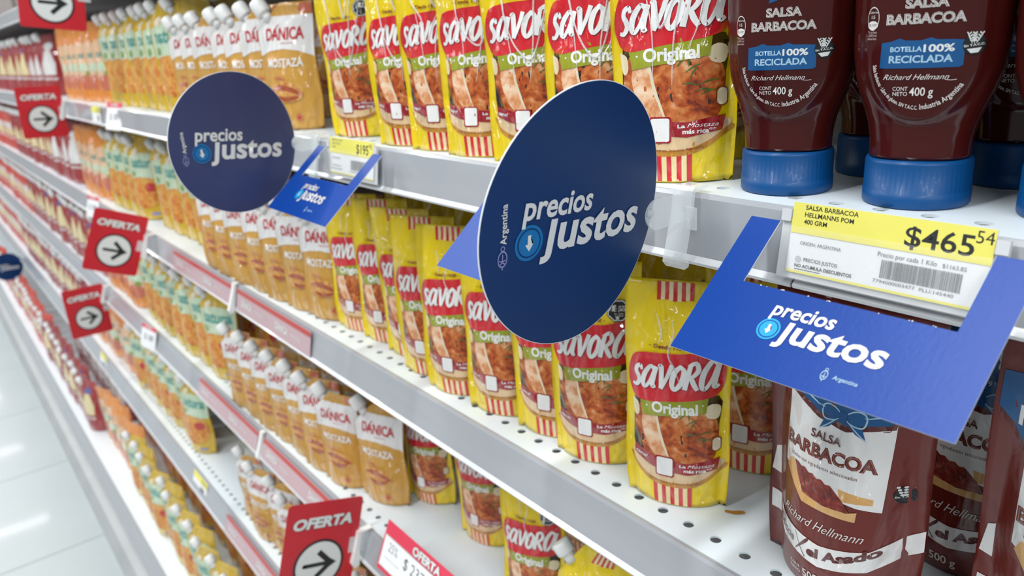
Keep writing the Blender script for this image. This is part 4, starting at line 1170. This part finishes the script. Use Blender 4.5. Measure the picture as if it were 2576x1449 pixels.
def frame_card(x0, label, logo=True, y0=.3560, z0=1.2757):
    """U-shaped blue card hooked on the ticket holder and sloping out and down"""
    root = empty('blue_card', (x0, y0, z0)); tag(root, label, 'sign', 'blue frame cards')
    an = R(40); ca, sa = math.cos(an), math.sin(an)
    W, Ht, arm, wy = .1412, .0880, .0180, .0405
    mp = lambda x, y, e: (x, y*ca - e*sa, y*sa + e*ca)     # y runs 0 (top) to -Ht
    out = [(0, 0), (arm, 0), (arm, -wy), (W - arm, -wy), (W - arm, 0), (W, 0), (W, -Ht), (0, -Ht)]
    def curl(x, y): return -.000
    vs = [mp(x, y, .0003) for x, y in out] + [mp(x, y, -.0003) for x, y in out]; n = 8
    fs = [(0, 7, 2, 1)[::1], (7, 6, 3, 2), (3, 6, 5, 4)]
    fs = [tuple(f) for f in fs] + [tuple(k + n for k in f[::-1]) for f in fs] + [(k, (k+1) % n, n + (k+1) % n, n + k) for k in range(n)]
    idx = [0, 0, 0, 1, 1, 1] + [1]*8
    link('card', pydata('card', vs, fs, [M_blue, M_cardedge], idx), root)
    a = Art(); add_logo(a, S=.63, ox=W*.475 + .0035, oy=-.0600, rot=-.0, lay=1, bright=True)
    a.text('Argentina', W*.55 + .008, -.0782, .0115, .0014, M_blight, bold=.01, shear=.15, ref='x', layer=2)
    crest(a, W*.55 + .004, -.0775, .55, M_blight, 2)
    # torn specks of white card left along the perforated window edge
    rnd = random.Random(int(x0*1000))
    for k in range(16): a.disc(arm + rnd.uniform(.002, .104), -wy - rnd.uniform(0, .0004), rnd.uniform(.0002, .0005), rnd.uniform(.0002, .0004), M_whitep, n=6, layer=3)
    a.build('card_print', lambda x, y, e: mp(x, y, e + .0003), None, eps=.00004, parent=root)
    return root
frame_card(-.2464, 'large royal blue frame card around the yellow price ticket at the right')
frame_card(-.4700, 'blue frame card mostly hidden behind the large round navy sign')
frame_card(-.8010, 'small-looking blue frame card right of the smaller-looking round sign')
ticket_holder(-.4530, 'yellow and white shelf ticket hidden behind the large round navy sign', 'sav')

# ------------------------------------------------------------------ red arrow offer signs
def offer_sign(x, y, z, tilt, w, h, label):
    """card perpendicular to the shelf; (y,z) its centre, tilt in its own plane"""
    root = empty('offer_sign', (x, y, z)); tag(root, label, 'sign', 'red offer signs with arrow')
    M3 = Matrix(((0, 0, 1, x), (1, 0, 0, y), (0, 1, 0, z), (0, 0, 0, 1)))
    root.matrix_world = M3 @ Matrix.Rotation(tilt, 4, 'Z')
    a = Art(); a.rrect(-w/2, -h/2, w/2, h/2, .006, M_offred, layer=0)
    pts = a.items[0][0]; n = len(pts)
    vs = [(px, py, .0004) for px, py in pts] + [(px, py, -.0004) for px, py in pts]
    fs = [tuple(range(n)), tuple(range(2*n - 1, n - 1, -1))] + [((k+1) % n, k, n + k, n + (k+1) % n) for k in range(n)]
    link('card', pydata('card', vs, fs, M_offred), root)
    a = Art()
    a.text('OFERTA', -.41*w, .235*h, .80*w, .115*h, M_black, bold=.085, shear=.18, rot=.0, layer=1)
    a.text('OFERTA', -.405*w, .240*h, .785*w, .110*h, M_logow, bold=.05, shear=.18, rot=.0, layer=2)
    r = .335*w
    a.disc(0, -.135*h, r, r, M_black, n=48, layer=1); a.disc(0, -.135*h, r*.90, r*.90, M_logow, n=48, layer=2)
    cy = -.135*h
    a.stroke([(-.19*w, cy), (.17*w, cy)], .055*w, M_black, layer=3)
    a.stroke([(-.02*w, cy + .17*w), (.17*w, cy - .01*w)], .07*w, M_black, layer=3)
    a.stroke([(-.02*w, cy - .17*w), (.17*w, cy + .01*w)], .07*w, M_black, layer=3)
    a.poly([(.10*w, cy + .09*w), (.24*w, cy), (.10*w, cy - .09*w)], M_black, layer=4)
    a.disc(-.19*w, cy, .0275*w, .0275*w, M_black, n=16, layer=3)
    a.build('sign_print', lambda px, py, e: (px, py, .0004 + e), None, eps=.00005, parent=root)
    bm = bmesh.new(); box_bm(bm, w/2 - .012, w/2 + .010, -.010, .012, .0006, .0016)
    link('clear_tab', bm_mesh('clear_tab', bm, M_clear, bevel=.0004), root)
    return root
offer_sign(-.848, .2995, .750, R(-17), .106, .140, 'red offer sign with black arrow, nearest one at the bottom of the picture')
offer_sign(-1.726, .2950, 1.020, R(-23), .104, .128, 'red offer sign with black arrow, strongly tilted, above the pale mint pouches')
offer_sign(-2.436, .3020, .690, R(0), .108, .146, 'red offer sign with arrow on the third shelf, lower of the two at left')
offer_sign(-2.377, .3050, 1.259, R(-2), .104, .130, 'red offer sign with black arrow on the upper shelf at far left')
offer_sign(-1.761, .2900, 1.505, R(-8), .112, .130, 'red offer sign cut by the top edge of the picture')
for (x, y, z, s) in ((-.846, .357, .752, 'nearest red offer sign'), (-1.724, .355, 1.022, 'strongly tilted red offer sign'), (-2.434, .360, .7505, 'lower left red offer sign'), (-2.375, .361, 1.2815, 'upper left red offer sign'), (-1.759, .361, 1.547, 'red offer sign at the top edge')):
    rt = empty('sign_holder', (x, y, z)); tag(rt, 'pale plastic holder on the rail behind the ' + s, 'clip', 'pale sign holders on the rails')
    link('holder_body', prism_x('holder_body', [(.016, .002), (-.004, .003), (-.009, -.012), (-.020, -.040), (-.018, -.047), (-.010, -.046), (-.006, -.02), (0, .0), (.016, .0008)], -.006, .006, M_cap), rt)

# ------------------------------------------------------------------ offer ticket and paper tickets
def offer_ticket(x0, y, z, label):
    root = empty('offer_ticket', (x0, y, z)); tag(root, label, 'price ticket'); root.rotation_euler = (R(-24), 0, 0)
    bm = bmesh.new(); box_bm(bm, 0, .150, 0, .0006, -.062, 0); link('card', bm_mesh('card', bm, M_pinkred), root)
    a = Art(); mm = .001
    a.rect(3*mm, -57*mm, 147*mm, -17*mm, M_tick, layer=1)
    for yy in (-17.6, -56.6): a.rect(4*mm, (yy - .3)*mm, 146*mm, (yy + .3)*mm, M_ink, layer=2)
    a.text('OFERTA', 62*mm, -15.5*mm, 60*mm, 11.5*mm, M_black, bold=.08, layer=3)
    a.text('OFERTA', 62.6*mm, -15.0*mm, 58.8*mm, 10.8*mm, M_logow, bold=.045, layer=4)
    a.text('25%', 15*mm, -34*mm, 21*mm, 11*mm, M_inkgrey, bold=-.005, layer=2)
    a.text('$ 237', 52*mm, -38*mm, 44*mm, 13*mm, M_ink, bold=-.005, layer=2)
    a.text('45', 99*mm, -33*mm, 12*mm, 8*mm, M_ink, layer=2)
    a.text('PAGANDO CON TARJETA', 12*mm, -44*mm, 34*mm, 1.6*mm, M_inkgrey, layer=2)
    a.build('ticket_print', lambda x, yy, e: (x, -e, yy), None, eps=.00004, parent=root)
offer_ticket(-.760, .3610, .8140, 'coral and white discount ticket on the third shelf rail, at the bottom edge')
for (x, z, y, s) in ((-1.87, Z1, .366, 'white paper ticket with red top under the golden pouches of the upper shelf'), (-2.36, Z2, .362, 'white paper ticket with red top on the middle shelf rail left of the tilted sign'), (-1.98, Z3, .356, 'white paper ticket with red top on the third shelf rail')):
    rt = empty('paper_ticket', (x, y - .003, z)); tag(rt, s, 'price ticket', 'white paper tickets with red top'); rt.rotation_euler = (R(-16), 0, R(8))
    bm = bmesh.new(); box_bm(bm, 0, .085, -.0006, 0, -.045, .012); link('paper', bm_mesh('paper', bm, M_tick), rt)
    a = Art(); a.rect(0, .002, .085, .012, M_pinkred, layer=1); a.text('OFERTA', .02, .004, .045, .006, M_whitep, bold=.04, layer=2); a.text('$ 189', .02, -.024, .05, .014, M_inkgrey, layer=1)
    a.build('ticket_print', lambda px, py, e: (px, -.0006 - e, py), None, parent=rt)
def small_ticket(x, z, y, s, slant):
    rt = empty('small_ticket', (x, y, z - .001)); tag(rt, s, 'price ticket', 'small yellow and white tickets'); rt.rotation_euler = (R(-slant), 0, 0)
    bm = bmesh.new(); box_bm(bm, 0, .095, -.0006, 0, -.036, 0); link('paper', bm_mesh('paper', bm, M_tick), rt)
    a = Art(); a.rect(0, -.014, .095, 0, M_tyel, layer=1); a.text('$ 212', .058, -.012, .03, .009, M_ink, layer=2)
    for k in range(9): a.rect(.055 + .003*k, -.031, .0565 + .003*k, -.02, M_inkgrey, layer=1)
    a.build('ticket_print', lambda px, py, e: (px, -.0006 - e, py), None, parent=rt)
small_ticket(-1.735, Z4, .3515, 'yellow and white ticket on the fourth shelf rail beside the bare patch', 20)
small_ticket(-2.06, Z1, .367, 'small yellow and white ticket on the upper rail under the orange pouches', 5)
small_ticket(-2.75, Z4, .3515, 'distant small yellow ticket on the fourth shelf rail', 20)

def shelf_strip(x0, x1, z, y, slant, label):
    h = .036
    rt = empty('shelf_strip', (x0, y, z - .002)); tag(rt, label, 'shelf strip', 'pink shelf strips with red line'); rt.rotation_euler = (-math.atan(slant/.04), 0, 0)
    L = x1 - x0
    bm = bmesh.new(); box_bm(bm, 0, L, -.0008, 0, -h, 0); link('strip', bm_mesh('strip', bm, M_strip), rt)
    a = Art(); a.rect(0, -.0085, L, -.0012, M_stripred, layer=1)
    n = max(1, int(L / .13))
    for k in range(n):
        a.text('D\u00c1NICA', .02 + k*L/n, -.026, .045, .0105, M_logow, bold=.03, layer=1); a.text('MOSTAZA', .075 + k*L/n, -.0245, .035, .0050, M_logow, layer=1)
    a.build('strip_print', lambda px, py, e: (px, -.0008 - e, py), None, parent=rt)
shelf_strip(-1.565, -1.235, Z2, .3660, .008, 'pink strip with red line on the middle rail, left of the rail joint')
shelf_strip(-1.210, -.930, Z2, .3660, .008, 'pink strip with red line on the middle rail, right of the rail joint')
shelf_strip(-1.560, -1.235, Z3, .3650, .014, 'pink strip with red line on the third rail, left of the rail joint')
shelf_strip(-1.210, -.870, Z3, .3650, .014, 'pink strip with red line on the third rail, right of the rail joint')
shelf_strip(-1.500, -1.020, Z4, .3480, .016, 'pink strip with red line on the fourth rail')
for z, y, s in ((Z2, .3668, 'middle'), (Z3, .3668, 'third')):
    rt = empty('rail_joint_clip', (-1.2225, y, z)); tag(rt, 'pale plastic clip over the rail joint of the %s shelf' % s, 'clip')
    link('clip_body', prism_x('clip_body', [(.004, .003), (-.003, .004), (-.008, -.012), (-.019, -.040), (-.017, -.045), (-.011, -.044), (-.003, -.01), (.0, .001)], -.005, .005, M_cap), rt)
